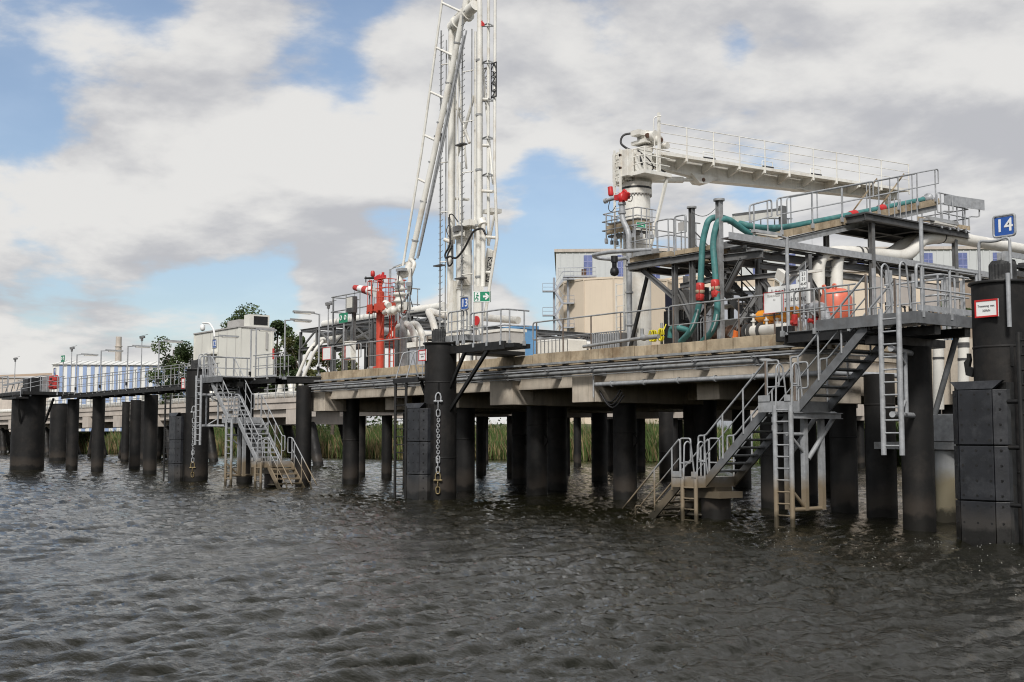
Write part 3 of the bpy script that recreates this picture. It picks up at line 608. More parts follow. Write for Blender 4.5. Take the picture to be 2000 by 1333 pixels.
part(DOL['14'], 'hook', m_black, lambda m: m.prism([(21.86, -.2, 3.7), (21.70, -.2, 3.75), (21.66, -.2, 4.05), (21.74, -.2, 4.12), (21.74, -.2, 4.25), (21.80, -.2, 4.25), (21.82, -.2, 4.1), (21.78, -.2, 3.95), (21.9, -.2, 3.9)], (0, .1, 0)))
part(DOL['14'], 'grab_rail', m_galv, lambda m: m.cyl((23.05, -.62, 4.75), (23.05, -.62, 5.95), .05, n=8))
chain('galvanised mooring chain with shackles hanging on the middle dolphin', .50, -.44, 3.75, .62, .75, -.66)
chain('galvanised mooring chain hanging on the dolphin beside the pale stair', -21.93, -.40, 3.70, .62, .75, -.66)
warning((22.56, -.70, 5.20), 'white red-framed warning sign on the nearest black dolphin at right', .56, .40)
warning((-.23, -.67, 5.36), 'white red-framed warning sign on the middle black dolphin', .5, .42)
warning((-22.78, -.66, 5.1), 'white red-framed warning sign on the dolphin beside the pale stair', .42, .55)
# nearest dolphin: goalpost rail with sign 14
t = DOL['14']; part(t, 'goalpost_rail', m_galv, lambda m: m.tube(fillet([(22.04, -.05, 5.8), (22.04, -.05, 6.86), (22.35, -.05, 6.80), (22.5, -.05, 6.80), (22.80, -.05, 6.86), (22.80, -.05, 5.8)], .12, 4), .035, 7))
number_sign('14', (22.68, -.05, 7.12), .52, .48, 'large blue number sign 14 on the nearest dolphin', 6.78)
number_sign('13', (1.61,-0.05,7.20), .48, .46, 'blue number sign 13 on the middle dolphin platform rail', 6.92)
number_sign('12', (-20.32,-0.05,7.05), .46, .46, 'blue number sign 12 on the rail above the pale stair', 6.86)
number_sign('11', (-45.24,-0.40,6.68), .46, .46, 'small blue number sign 11 far left above the red box', 6.3)
# ------------------------------------------------------------------ platforms at the dolphins and their stairs
def platform(s, name, label):
    X = lambda x: s*x
    t = thing(name, label, 'platform', (X(20), .8, 5.2)); x0, x1 = 17.9, 20.78
    part(t, 'grating', m_galv_old, lambda m: m.box((X(x0), -.66, 5.24), (X(x1-.04), 2.25, 5.275)))
    part(t, 'edge_beam', m_tide_dark, lambda m: (m.box((X(x0), -.72, 5.03), (X(x1), -.66, 5.29)), m.box((X(x0), -.74, 5.01), (X(x1), -.64, 5.03))))
    part(t, 'edge_beam', m_tide_dark, lambda m: (m.box((X(x1-.06), -.66, 5.03), (X(x1), 2.3, 5.29)), m.box((X(x1-.08), -.62, 5.01), (X(x1+.02), 2.3, 5.03)), m.box((X(x1), 1.0, 5.03), (X(x1+.02), 1.06, 5.29))))
    part(t, 'under_beam', m_black, lambda m: (m.box((X(x0), .2, 4.8), (X(x1-.1), .45, 5.02)), m.box((X(x0), 1.5, 4.8), (X(x1-.1), 1.75, 5.02)), m.box((X(19.2), -.5, 4.6), (X(19.7), 2.2, 4.8))))
    part(t, 'pile', m_pile, lambda m: m.cyl((X(19.4), 1.3, -3), (X(19.4), 1.3, 4.6), .40, n=28))
    railing(t, [(X(x1-.03), -.62, 5.29), (X(x1-.03), 2.2, 5.29)], 1.12, (.56,), 1.4, .036, m_galv, True, loops=(True, False))
    railing(t, [(X(20.2), 2.25, 5.29), (X(x0), 2.25, 5.29)], 1.12, (.56,), 1.2, .03, m_galv, True)
    if s > 0: railing(t, [(X(20.05), .62, 5.29), (X(x1-.2), .62, 5.29), (X(x1-.2), 1.9, 5.29)], 1.0, (.5,), .9, .03, m_galv)
    else: railing(t, [(X(19.7), -.66, 5.29), (X(19.4), -.66, 5.29)], 1.1, (.56,), .9, .03, m_galv)
    part(t, 'strut', m_tide_dark, lambda m: m.cyl((X(20.45), 1.6, 5.0), (X(19.72), 1.6, 2.9), .075, n=10))
    part(t, 'lower_frame', m_galv, lambda m: (m.cyl((X(20.25), -.98, 4.42), (X(19.5), 1.0, 4.42), .075, n=10), m.cyl((X(20.25), -.98, 2.86), (X(19.5), 1.0, 2.86), .075, n=10), m.cyl((X(20.13), -.5, 2.9), (X(20.13), -.5, 4.4), .05, n=8), m.cyl((X(19.95), .05, 2.9), (X(19.95), .05, 4.4), .05, n=8), m.cyl((X(20.1), -.45, 2.9), (X(19.95), .0, 3.2), .04, n=6), m.cyl((X(20.1), -.45, 4.4), (X(19.95), .0, 4.1), .04, n=6)))
    return t
platform(1, 'access_platform', 'grey steel access platform beside the nearest dolphin, above the dark stair')
platform(-1, 'access_platform', 'grey steel access platform at the head of the pale stair')
st = thing('access_stair', 'dark grey steel stair descending leftwards into the water at right', 'stair', (15, 0, 0)); stair(1, st)
st = thing('access_stair', 'pale galvanised stair descending rightwards into the water, left of the platform', 'stair', (-15, 0, 0)); stair(-1, st)
for s, who, xx in ((1, 'dark stair at right', ((20.02, 20.52), (16.76, 17.28), (13.44, 13.95))), (-1, 'pale stair at left', ((-20.2, -19.62), (-16.57, -15.97), (-13.38, -12.82)))):
    ladder('landing_ladder', 'long galvanised ladder hanging from the platform above the '+who, *xx[0], -1.02, 1.9, 5.38, m_galv, .065, 1.12, .3, .024)
    ladder('landing_ladder', 'tall stained ladder from the water to the upper landing of the '+who, *xx[1], -1.02, -.5, 3.14, m_tide, .065, 1.1, .3, .024)
    ladder('landing_ladder', 'short brown ladder from the water to the lower landing of the '+who, *xx[2], -1.02, -.5, 1.16, m_tide, .06, 1.05, .3, .024)
# ------------------------------------------------------------------ steel walkways
def walkway(label, pts, piles, rails, lampless=True, w_=.55):
    t = thing('walkway', label, 'walkway', pts[0]); pts = [Vector(p) for p in pts]
    for a, b in zip(pts, pts[1:]):
        d = (b-a).normalized(); n = Vector((-d.y, d.x, 0))*w_
        part(t, 'deck', m_galv_old, lambda m: m.bar(a+Vector((0, 0, -.02)), b+Vector((0, 0, -.02)), 2*w_-.02, .035))
        for k in (-1, 1): part(t, 'side_beam', m_black, lambda m: m.ibeam(a+n*k+Vector((0, 0, -.17)), b+n*k+Vector((0, 0, -.17)), .12, .30, None, .03))
        for q in range(int((b-a).length/2.4)): part(t, 'cross_member', m_black, lambda m: m.bar(a+d*(q*2.4+1)-n*1.2+Vector((0, 0, -.36)), a+d*(q*2.4+1)+n*1.2+Vector((0, 0, -.36)), .12, .1))
    for x, y, r, zt in piles: part(t, 'pile', m_pile, lambda m: (m.cyl((x, y, -3), (x, y, zt), r, n=24)))
    for pp, st_ in rails: railing(t, pp, 1.1, (.56,), st_, .026, m_galv_old)
    return t
W11 = walkway('long straight steel walkway on black piles in the left half', [(-24.3, 1.55, 5.25), (-48.2, 1.55, 5.25)], [(-35.6, 2.6, .42, 4.92), (-43.1, 1.9, .40, 4.92), (-47.9, 1.75, .40, 4.92), (-46.4, 5.65, .38, 4.9)],
    [([(-26.0, 1.0, 5.25), (-33.5, 1.0, 5.25)], 1.35), ([(-33.9, 1.0, 5.25), (-41.0, 1.0, 5.25)], 1.3), ([(-41.4, 1.0, 5.25), (-48.0, 1.0, 5.25)], 1.3), ([(-24.5, 2.1, 5.25), (-37, 2.1, 5.25)], 1.5), ([(-37.3, 2.1, 5.25), (-48.0, 2.1, 5.25)], 1.5)])
walkway('black steel walkway between the pale stair and the concrete platform', [(-18.0, 1.5, 5.25), (-15.9, 1.7, 5.25), (-15.35, 3.6, 5.25)], [(-15.15, 2.35, .38, 4.8)], [([(-17.9, .95, 5.25), (-15.0, 1.1, 5.25)], 1.3), ([(-17.9, 2.1, 5.25), (-16.3, 2.2, 5.25)], 1.2)])
walkway('short black steel walkway between the dark stair and the concrete platform', [(17.9, 1.5, 5.25), (15.6, 1.6, 5.25), (15.3, 3.6, 5.25)], [], [([(17.9, .95, 5.25), (15.2, .98, 5.25)], 1.1), ([(17.9, 2.1, 5.25), (16.1, 2.1, 5.25)], 1.1)])
# platform hung on the middle dolphin
t = thing('dolphin_platform', 'black bracketed platform with railings on the right of the middle dolphin', 'platform', (2.5, .4, 5.6))
part(t, 'deck', m_black, lambda m: (m.box((.5, .1, 5.46), (3.9, 1.2, 5.62)), m.box((.45, -.02, 5.40), (3.95, .08, 5.68)), m.box((3.96, .0, 5.44), (4.5, .25, 5.58))))
part(t, 'link_deck', m_black, lambda m: m.box((-.2, 1.21, 5.44), (1.2, 3.1, 5.58)))
for x in (1.5, 2.9): part(t, 'strut', m_black, lambda m: m.bar((x, .05, 5.42), (.45, .05, 4.0 if x < 2 else 3.2), .1, .12))
railing(t, [(1.9, .0, 5.68), (3.95, .0, 5.68), (3.95, 1.1, 5.68)], 1.12, (.56,), 1.05, .032, m_galv, loops=(True, False)); railing(t, [(.35, .1, 5.85), (1.55, .1, 5.85)], 1.12, (.4, .75), .6, .03, m_galv, loops=(True, True))
part(t, 'step_box', m_galv_old, lambda m: m.box((-.1, .2, 5.88), (1.3, 1.0, 6.1)))
t = thing('dolphin_stair_platform', 'small black landing with tall handrails left of the middle dolphin', 'platform', (-1.3, -.4, 4.5))
part(t, 'deck', m_black, lambda m: (m.box((-2.05, -.8, 4.46), (-.3, .3, 4.52)), m.box((-2.05, -.82, 4.36), (-.3, -.76, 4.55)), m.bar((-1.0, -.2, 4.4), (-.45, -.2, 3.5), .09, .1)))
for x in (-1.95, -1.2): part(t, 'handrail', m_galv, lambda m: m.tube(fillet([(x, -.75, 4.5), (x+.12, -.5, 5.55), (x+.3, -.2, 5.6), (x+.3, .1, 4.6)], .12, 3), .028, 6))
railing(t, [(-1.9, .3, 4.5), (-.5, .3, 4.5)], 1.1, (.55,), .7, .024, m_galv)
# far dolphin at the left edge
t = thing('mooring_dolphin', 'very wide black dolphin at the left edge under the walkway end', 'dolphin', (-49.7, -.3, 0))
part(t, 'pile', m_pile, lambda m: m.cyl((-49.85, -.7, -3), (-49.85, -.7, 5.2), 1.12, n=40))
for x, y, r, lab in ((-80.5, 10.9, .86, 'wide black pile in the second row behind the left dolphin'), (-69.9, 13.5, .34, 'slim black pile behind the walkway, left of a pair'), (-66.8, 14.0, .34, 'slim black pile behind the walkway, right of a pair')):
    q = thing('mooring_pile', lab, 'pile', (x, y, 0)); part(q, 'shaft', m_pile, lambda m: m.cyl((x, y, -3), (x, y, 5.35), r, n=28)); part(q, 'cap', m_black, lambda m: m.cyl((x, y, 5.36), (x, y, 5.44), r+.05, n=28))
part(t, 'ledge', m_black, lambda m: m.box((-50.5, -1.0, 5.02), (-49.0, .4, 5.18)))
part(t, 'deck', m_black, lambda m: (m.box((-59, -1.6, 5.2), (-48.2, 2.0, 5.42)), m.box((-51.5, -2.1, 4.9), (-47.9, -1.3, 5.02))))
part(t, 'strut', m_black, lambda m: (m.bar((-48.2, -1.9, 4.95), (-48.95, -1.5, 3.3), .12, .12), m.bar((-47.95, .4, 4.95), (-48.75, .1, 3.3), .12, .12)))
railing(t, [(-48.4, -1.9, 5.0), (-48.3, -.2, 5.42), (-48.1, .9, 5.3)], 1.15, (.5, .8), 1.0, .03, m_galv); railing(t, [(-59, -1.5, 5.42), (-52.2, -1.5, 5.42)], 1.2, (.4, .8), 1.3, .03, m_galv, loops=(True, True)); railing(t, [(-59, 1.8, 5.42), (-50.2, 1.8, 5.42)], 1.2, (.4, .8), 1.5, .03, m_galv)
part(t, 'cable_bridge', m_galv, lambda m: (m.bar((-62, .8, 6.35), (-50.5, .8, 6.55), .12, .14), m.bar((-62, .8, 5.7), (-50.5, .8, 5.75), .1, .1), [m.bar((-61.5+i*1.5, .8, 5.7), (-60.8+i*1.5, .8, 6.4), .06, .06) for i in range(7)]))
part(t, 'quick_release_hook', m_rubber, lambda m: (m.box((-52.6, -.4, 5.45), (-51.4, .6, 6.5)), m.lathe((-53.2, .1, 5.75), [(.2, 0), (.36, .15), (.36, .4), (.2, .6)], 12, (1, .2, .1)), m.bar((-54.3, .1, 5.7), (-52.6, .1, 6.1), .3, .28), m.box((-50.9, .2, 5.42), (-50.5, .6, 6.55))))
part(t, 'hook_guard', m_galv_old, lambda m: m.box((-50.1, .2, 5.42), (-49.9, .7, 6.5)))
ladder('dolphin_ladder', 'black ladder at the left edge of the picture beside the wide dolphin', -55.1, -53.9, -2.0, -.6, 5.3, m_black, .07, 0, .3, .025)
t = thing('life_buoy_box', 'bright red plastic lifebuoy box on the walkway railing at far left', 'box', (-49.01,0.70,6.08))
c = Vector((-49.02,0.70,6.12))
part(t, 'case', m_red2, lambda m: m.box(c-Vector((.62, .18, .5)), c+Vector((.62, .18, .5))), .12)
part(t, 'lid_rib', m_red2, lambda m: (m.box(c+Vector((-.5, -.22, .03)), c+Vector((.5, -.18, .1))), m.box(c+Vector((-.5, -.22, -.35)), c+Vector((.5, -.18, -.28)))))
part(t, 'latch', m_black, lambda m: (m.box(c+Vector((-.2, -.215, .18)), c+Vector((.2, -.175, .3))), m.box(c+Vector((-.2, -.215, -.22)), c+Vector((.2, -.175, -.1)))))
part(t, 'post', m_galv, lambda m: (m.cyl(c+Vector((-.55, .2, .3)), c+Vector((-.55, .2, -.75)), .03, n=6), m.cyl(c+Vector((.55, .2, .3)), c+Vector((.55, .2, -.75)), .03, n=6)))

# ------------------------------------------------------------------ lamps and camera poles
def lamp(label, base, ztop, d, ln=1.15, tilt=0.0, box=True, r=.042):
    b = Vector(base); d = Vector(d).normalized(); t = thing('street_lamp', label, 'lamp', b); tp = Vector((b.x, b.y, ztop)); e = tp+d*.28+Vector((0, 0, tilt*.28))
    part(t, 'post', m_galv, lambda m: (m.cyl(b, tp, r, n=8), m.cbox(b+Vector((0, 0, .04)), (.16, .16, .1))))
    part(t, 'arm', m_galv, lambda m: m.cyl(tp-d*.03-Vector((0, 0, .03)), e, .03, n=7))
    def head(m):
        p, q = e+Vector((0, 0, .02)), e+d*ln+Vector((0, 0, .02+tilt*ln)); s = d.cross(Vector((0, 0, 1)))*.09; u = Vector((0, 0, 1))
        m.add([p-s*.7-u*.03, p+s*.7-u*.03, p+s*.5+u*.07, p-s*.5+u*.07, q-s-u*.03, q+s-u*.03, q+s*.7+u*.06, q-s*.7+u*.06], [(0, 1, 2, 3), (7, 6, 5, 4), (0, 4, 5, 1), (1, 5, 6, 2), (2, 6, 7, 3), (3, 7, 4, 0)])
    h = part(t, 'lamp_head', m_galv_old, head)
    part(h, 'diffuser', m_glass, lambda m: m.bar(e+d*ln*.18+Vector((0, 0, -.03+tilt*ln*.18)), e+d*(ln-.06)+Vector((0, 0, -.03+tilt*ln)), .14, .06))
    if box: part(t, 'junction_box', m_black, lambda m: m.cbox(b+Vector((.06, -.06, .35)), (.12, .1, .2)))
    return t
for i, (x, w_) in enumerate(((-45.1, 'farthest left of the row of walkway lamps'), (-40.3, 'second walkway lamp from the left edge'), (-35.5, 'third walkway lamp from the left edge'), (-30.45, 'fourth walkway lamp from the left, before the small tree'))):
    lamp('slim grey pole lamp, '+w_, (x, 1.0, 5.2), 7.88, (0, 1, 0))
lamp('slim grey pole lamp before the left end of the cream cabin', (-25.4, 2.15, 5.2), 7.9, (0, 1, 0), 1.2)
lamp('slim grey pole lamp before the middle of the cream cabin', (-20.6, 2.1, 5.25), 7.92, (0, 1, 0), 1.15); part(thing('lamp_post_twin', 'plain grey post close beside the lamp at the cabin middle', 'post', (-20.2, 2.2, 5.25)), 'post', m_galv, lambda m: m.cyl((-20.2, 2.2, 5.25), (-20.2, 2.2, 7.9), .04, n=8))
lamp('grey pole lamp right of the cream cabin, head pointing inland', (-15.5, 1.45, 5.1), 8.0, (0, 1, 0), 1.15)
lamp('grey pole lamp right of the cream cabin, head pointing to the river', (-15.0, 3.05, 5.3), 8.35, (0, -1, 0), 1.15)
lamp('grey lamp on tall pole before the red tank, head pointing to the river', (14.0, 3.0, 5.35), 8.32, (0, -1, 0), 1.25, 0, False, .055)
lamp('grey lamp on tall pole over the right-hand platform, head pointing inland', (20.48, .05, 5.3), 7.62, (0, 1, 0), 1.25, 0, False, .05)
def camera_pole(label, b, zt, d=(1, .6, 0)):
    b = Vector(b); d = Vector(d).normalized(); t = thing('camera_pole', label, 'camera pole', b); tp = Vector((b.x, b.y, zt))
    part(t, 'post', m_galv, lambda m: m.cyl(b, tp, .03, n=7)); part(t, 'camera', m_midsteel, lambda m: (m.bar(tp-d*.15+Vector((0, 0, .12)), tp+d*.2+Vector((0, 0, .16)), .12, .12), m.cbox(tp, (.12, .12, .18)), m.bar(tp-d*.2+Vector((0, 0, .2)), tp+d*.45+Vector((0, 0, .32)), .04, .02)))
camera_pole('thin camera pole at far left above the dolphin railing', (-64.19,2.20,6.16), (-64.46,2.20,8.46)[2])
camera_pole('thin camera pole between the red box and the first walkway lamps', (-50.00,2.20,5.54), (-50.27,2.20,8.50)[2])
camera_pole('thin camera pole rising between the third and fourth walkway lamps', (-36.37,2.20,5.36), (-36.57,2.20,8.40)[2])
camera_pole('thin camera pole above the white notice board left of the red tower', (-15.63,3.90,5.51), (-15.71,3.90,8.81)[2])
def sign_pair(label, px, zt):
    px = Vector(px); t = thing('emergency_sign', label, 'sign', px); c = Vector((px.x, px.y, zt))
    part(t, 'post', m_galv, lambda m: m.cyl(px, c, .035, n=7))
    for s in (-1, 1):
        part(t, 'plate', m_signgreen, lambda m: m.box(c+Vector((s*.21-.19, -.06, -.05)), c+Vector((s*.21+.19, -.03, .42))))
        part(t, 'emblem', m_signwhite, lambda m: m.tube([c+Vector((s*.21+.085*math.cos(a*.5236), -.066, .19+.11*math.sin(a*.5236))) for a in range(13)], .022, 5, False))
sign_pair('green double emergency sign on a post left of the red tower', (-14.05,3.90,5.60), (-14.10,3.90,7.94)[2])
sign_pair('green double emergency sign at far left behind the red box', (-51.85,2.20,5.59), (-51.94,2.20,7.80)[2])
# notice board and box on the railing, floodlight
board('notice_board', 'blank white red-framed notice board on the kerb railing left of the red tower', 'board', (-14.49,3.20,6.37), .82, .62, m_signwhite, m_signred, rimw=.025)
c = Vector((-12.91,3.60,6.40)); t = thing('fire_cabinet', 'white cabinet with red stained front on the kerb railing left of the red tower', 'cabinet', c)
part(t, 'case', m_white, lambda m: m.box(c-Vector((.3, .15, .42)), c+Vector((.3, .15, .42))), .03); part(t, 'lid', m_white, lambda m: m.box(c+Vector((-.33, -.18, .43)), c+Vector((.33, .18, .49))), .03); part(t, 'door_front', m_signwhite, lambda m: m.box(c+Vector((-.12, -.17, -.3)), c+Vector((.28, -.152, .36))))
part(t, 'red_stain', mat('faded_red', (.35, .14, .13), .7, var=.4, scale=5), lambda m: (m.box(c+Vector((-.28, -.17, -.40)), c+Vector((-.13, -.152, .3))), m.box(c+Vector((-.12, -.17, -.41)), c+Vector((.25, -.152, -.33)))))
b0 = Vector((-14.31,4.60,5.63)); zt = (-14.38,4.60,8.74)[2]; t = thing('floodlight', 'grey floodlight on a steel post left of the red tower', 'floodlight', b0)
part(t, 'post', m_midsteel, lambda m: m.ibeam(b0, Vector((b0.x, b0.y, zt-.3)), .16, .16)); c = Vector((b0.x+.03, b0.y-.15, zt+.1))
part(t, 'housing', m_steel, lambda m: m.box(c-Vector((.33, .12, .42)), c+Vector((.33, .14, .40))), .03); part(t, 'lens', m_glass, lambda m: m.box(c+Vector((-.27, -.135, -.17)), c+Vector((.27, -.118, .35))))
# windsock
p0 = Vector((-21.74,9.00,9.67)); t = thing('windsock', 'red and white windsock blowing to the left beside the red tower', 'windsock', p0); tp = Vector((-21.77,9.00,10.84))
part(t, 'post', m_midsteel, lambda m: m.cyl(p0+Vector((1.6, 0, -5)), p0+Vector((1.6, 0, 1.4)), .04, n=6))
a, b = Vector((-19.64,9.00,10.34)), Vector((-21.77,9.00,10.78))
for i in range(4): part(t, 'band', (m_signwhite if i % 2 == 0 else m_red2), lambda m: m.tube([a+(b-a)*(i/4), a+(b-a)*((i+1)/4)], [.30-.035*i, .30-.035*(i+1)], 10))
part(t, 'hanging_line', m_rubber, lambda m: m.cyl(b, b-Vector((0, 0, .9)), .012, n=4))
# ------------------------------------------------------------------ red fire monitor tower
bx, by = -13.45, 5.6
t = thing('fire_monitor_tower', 'red steel tower with caged platform and water cannon', 'tower', (bx, by, 5.2))
part(t, 'column', m_red, lambda m: (m.cyl((bx, by, 5.2), (bx, by, 9.45), .20, n=20), m.cyl((bx, by, 9.45), (bx, by, 9.52), .20, .12, n=20), m.cyl((bx, by, 9.52), (bx, by, 9.98), .09, n=12)))
X0, X1, Y0, Y1, ZP = bx-.35, bx+1.25, by-.55, by+.75, 8.5
part(t, 'platform', m_red, lambda m: m.box((X0, Y0, ZP), (X1, Y1, ZP+.05)))
for q_ in (((X0, Y0-.03, ZP-.04), (X0+.5, Y0-.005, ZP+.32)), ((X1-.9, Y0-.03, ZP-.04), (X1, Y0-.005, ZP+.32)), ((X1+.005, Y0, ZP-.04), (X1+.03, Y1, ZP+.32)), ((X0-.03, Y0, ZP-.04), (X0-.005, Y1, ZP+.32))): part(t, 'skirt', m_red, lambda m: m.box(*q_))
railing(t, [(X0, Y1, ZP), (X0, Y0, ZP), (X0+.45, Y0, ZP)], 1.5, (1.05,), .9, .022, m_red); railing(t, [(X0+.75, Y0, ZP), (X1, Y0, ZP), (X1, Y1, ZP), (X0, Y1, ZP)], 1.5, (.6, 1.05), .8, .022, m_red)
part(t, 'brace', m_red, lambda m: m.bar((bx+.15, by-.1, 7.2), (bx+1.0, by-.4, 8.3), .07, .08)); part(t, 'brace', m_red, lambda m: m.bar((bx+.15, by+.3, 7.2), (bx+1.0, by+.6, 8.3), .07, .08)); part(t, 'rest', m_red, lambda m: m.bar((bx+.5, by, 7.05), (bx+1.7, by, 7.05), .3, .08)); part(t, 'rest_frame', m_red, lambda m: (m.bar((bx+1.2, by-.1, 7.05), (bx+1.2, by-.1, 8.45), .05, .05), m.bar((bx+1.5, by-.1, 7.05), (bx+1.5, by-.1, 7.6), .04, .04)))
for x in (bx+.55, bx+.95): part(t, 'ladder_stile', m_red, lambda m: m.bar((x, by+.2, 5.2), (x, by+.2, 9.3), .05, .045))
for i in range(12): part(t, 'rung', m_red, lambda m: m.cyl((bx+.55, by+.2, 5.4+.3*i), (bx+.95, by+.2, 5.4+.3*i), .016, n=5))
part(t, 'outlet', m_red, lambda m: m.cyl((bx-.55, by, 5.72), (bx, by, 5.72), .08, n=12)); part(t, 'outlet_pipe', m_galv, lambda m: m.tube(fillet([(bx-.55, by, 5.72), (bx-1.1, by, 5.75), (bx-1.2, by, 5.1)], .2, 4), .09, 9))
cn = part(t, 'water_cannon', m_signred, lambda m: (m.lathe((bx, by, 9.95), [(.09, 0), (.16, .03), (.16, .08), (.1, .1), (.13, .2), (.15, .3), (.1, .4)], 14), m.bar((bx-.3, by-.12, 10.16), (bx+.4, by, 10.2), .18, .18), m.cyl((bx+.32, by-.06, 10.1), (bx+.32, by-.06, 10.42), .07, n=8), m.cyl((bx-.36, by, 10.2), (bx-.22, by, 10.24), .12, n=10)))
part(cn, 'nozzle', m_black, lambda m: (m.cyl((bx-.25, by-.12, 10.2), (bx-.85, by-.4, 10.22), .06, .045, n=10), m.cyl((bx-.75, by-.4, 10.0), (bx-.75, by-.4, 10.3), .03, n=6))); part(cn, 'actuator', m_red2, lambda m: m.lathe((bx-.62, by-.08, 10.3), [(.07, 0), (.11, .03), (.11, .22), (.07, .3)], 10))
part(cn, 'control_hose', m_rubber, lambda m: (m.tube(fillet([(bx+.3, by-.06, 10.1), (bx+.5, by-.12, 9.95), (bx+.4, by-.2, 9.7), (bx+.15, by-.2, 9.8)], .1, 3), .016, 5), m.tube(fillet([(bx-.35, by-.2, 10.1), (bx-.4, by-.26, 9.6), (bx-.3, by-.26, 9.2), (bx-.25, by-.26, 7.0)], .15, 3), .02, 5)))
# ------------------------------------------------------------------ marine loading arm
AY = 7.0
A = thing('tanker_loader', 'tall white folded marine loading arm rising out of the picture', 'loading arm', (-8.5, AY, 5.2))
part(A, 'riser', m_white, lambda m: (m.cyl((-8.3, AY, 5.2), (-8.3, AY, 12.0), .34, n=26), m.lathe((-8.3, AY, 5.2), [(.75, 0), (.75, .08), (.5, .12), (.35, .9)], 24), m.cyl((-8.3, AY, 9.2), (-8.3, AY, 9.32), .38, n=26), m.cyl((-8.3, AY, 11.6), (-8.3, AY, 11.95), .44, n=26), m.cyl((-8.3, AY, 12.0), (-8.3, AY, 12.3), .28, n=20)))
part(A, 'product_pipe', m_white, lambda m: m.tube(fillet([(-9.05, AY-.25, 5.3), (-9.05, AY-.25, 22.2)], .1), .15, 14))
part(A, 'inboard_arm', m_white, lambda m: m.tube(fillet([(-9.25, AY, 11.5), (-9.2, AY, 22.5), (-7.0, AY-.1, 23.0), (-6.95, AY-.1, 22.4), (-7.0, AY-.1, 6.4)], .45, 6), .127, 14))
for z in (7.5, 9.6, 12.0, 14.6, 17.2, 19.8): part(A, 'pipe_clamp', m_galv_old, lambda m: m.cyl((-7.0, AY-.1, z), (-7.0, AY-.1, z+.1), .165, n=14))
ob = [(-7.81,6.60,22.39), (-9.66,6.20,15.84), (-11.28,5.90,10.56)]
part(A, 'outboard_arm', m_white, lambda m: (m.tube([(-7.30,6.70,24.30)]+ob, .138, 14)))
part(A, 'outboard_conduit', m_galv, lambda m: (m.tube([(-7.25,6.20,20.96), (-8.79,5.90,15.63), (-10.16,5.60,10.77)], .06, 7), m.tube([(-7.18,6.30,21.21), (-8.68,6.00,15.87), (-10.18,5.70,10.91)], .045, 6)))
for i in range(6):
    k = .12+.155*i; a0, b0 = Vector(ob[0]), Vector(ob[2]); part(A, 'arm_clamp', m_galv_old, lambda m: m.cyl(a0+(b0-a0)*k, a0+(b0-a0)*(k+.006), .175, n=12))
part(A, 'balance_strut', m_white, lambda m: m.tube([(-9.44,6.60,24.44), (-9.65,6.60,23.35), (-10.77,6.20,16.05), (-11.88,5.90,10.63)], .062, 8))
for a_, b_ in (((-9.61,6.60,23.31), (-7.98,6.60,22.39)), ((-9.93,6.50,21.14), (-8.50,6.50,20.37)), ((-10.29,6.40,19.02), (-9.15,6.40,18.46)), ((-10.61,6.30,16.92), (-9.77,6.30,16.53)), ((-10.98,6.20,14.82), (-10.39,6.20,14.55))): part(A, 'strut_link', m_white, lambda m: m.cyl(a_, b_, .06, n=8))
part(A, 'apex_swivel', m_white, lambda m: (m.cyl((-9.1, AY-.2, 22.0), (-7.1, AY-.25, 22.5), .27, n=18), m.cyl((-8.75, AY-.2, 22.05), (-8.6, AY-.2, 22.1), .36, n=18), m.cyl((-7.9, AY-.2, 22.25), (-7.75, AY-.2, 22.3), .36, n=18), m.lathe((-9.15, AY-.2, 21.95), [(.2, 0), (.3, .08), (.2, .16)], 12, (1, 0, .2))))
for x0, z0, z1 in ((-9.55, 7.2, 21.9), (-7.78, 6.4, 22.6)):
    g = part(A, 'spine_ladder', m_galv_old, lambda m: m.bar((x0, AY-.5, z0), (x0, AY-.5, z1), .055, .055))
    n = int((z1-z0)/.3)
    part(g, 'rungs', m_galv_old, lambda m: [m.tube([(x0-.13, AY-.5, z0+.3*i), (x0+.16, AY-.5, z0+.3*i), (x0+.19, AY-.5, z0+.3*i+.05)], .014, 4) for i in range(n)])
    for zz in (z0+3.2, z0+9.5): part(g, 'rest_plate', m_steel, lambda m: m.box((x0-.3, AY-.7, zz), (x0+.3, AY-.4, zz+.06)))
    [part(g, 'stand_off', m_white, lambda m: m.cyl((x0, AY-.5, z0+1+2.4*i), (x0+(.4 if x0 < -9 else .6), AY-.3, z0+1+2.4*i), .03, n=5)) for i in range(6)]
for x_, y_, r_ in ((-8.72, AY-.1, .045), (-7.5, AY+.05, .06), (-7.3, AY-.3, .03), (-9.32, AY-.35, .03)): part(A, 'service_line', m_white if r_ > .04 else m_galv_old, lambda m: m.cyl((x_, y_, 5.6), (x_, y_, 21.4), r_, n=7))
part(A, 'cross_brace', m_white, lambda m: (m.cyl((-9.44,7.20,18.64), (-8.16,7.20,16.20), .075, n=8), m.cyl((-7.80,7.20,18.42), (-9.16,7.20,15.77), .075, n=8), m.cyl((-9.11,7.20,20.16), (-8.40,7.20,15.01), .05, n=8), m.cyl((-9.56,7.20,18.19), (-8.88,7.20,18.01), .07, n=8), m.cyl((-9.62,7.20,13.77), (-8.23,7.20,13.50), .07, n=8)))
part(A, 'hydraulic_cylinder', m_white, lambda m: (m.cyl((-8.14,6.60,15.17), (-8.01,6.60,12.91), .075, n=10), m.cyl((-8.01,6.60,13.03), (-7.96,6.60,12.27), .11, n=10)))
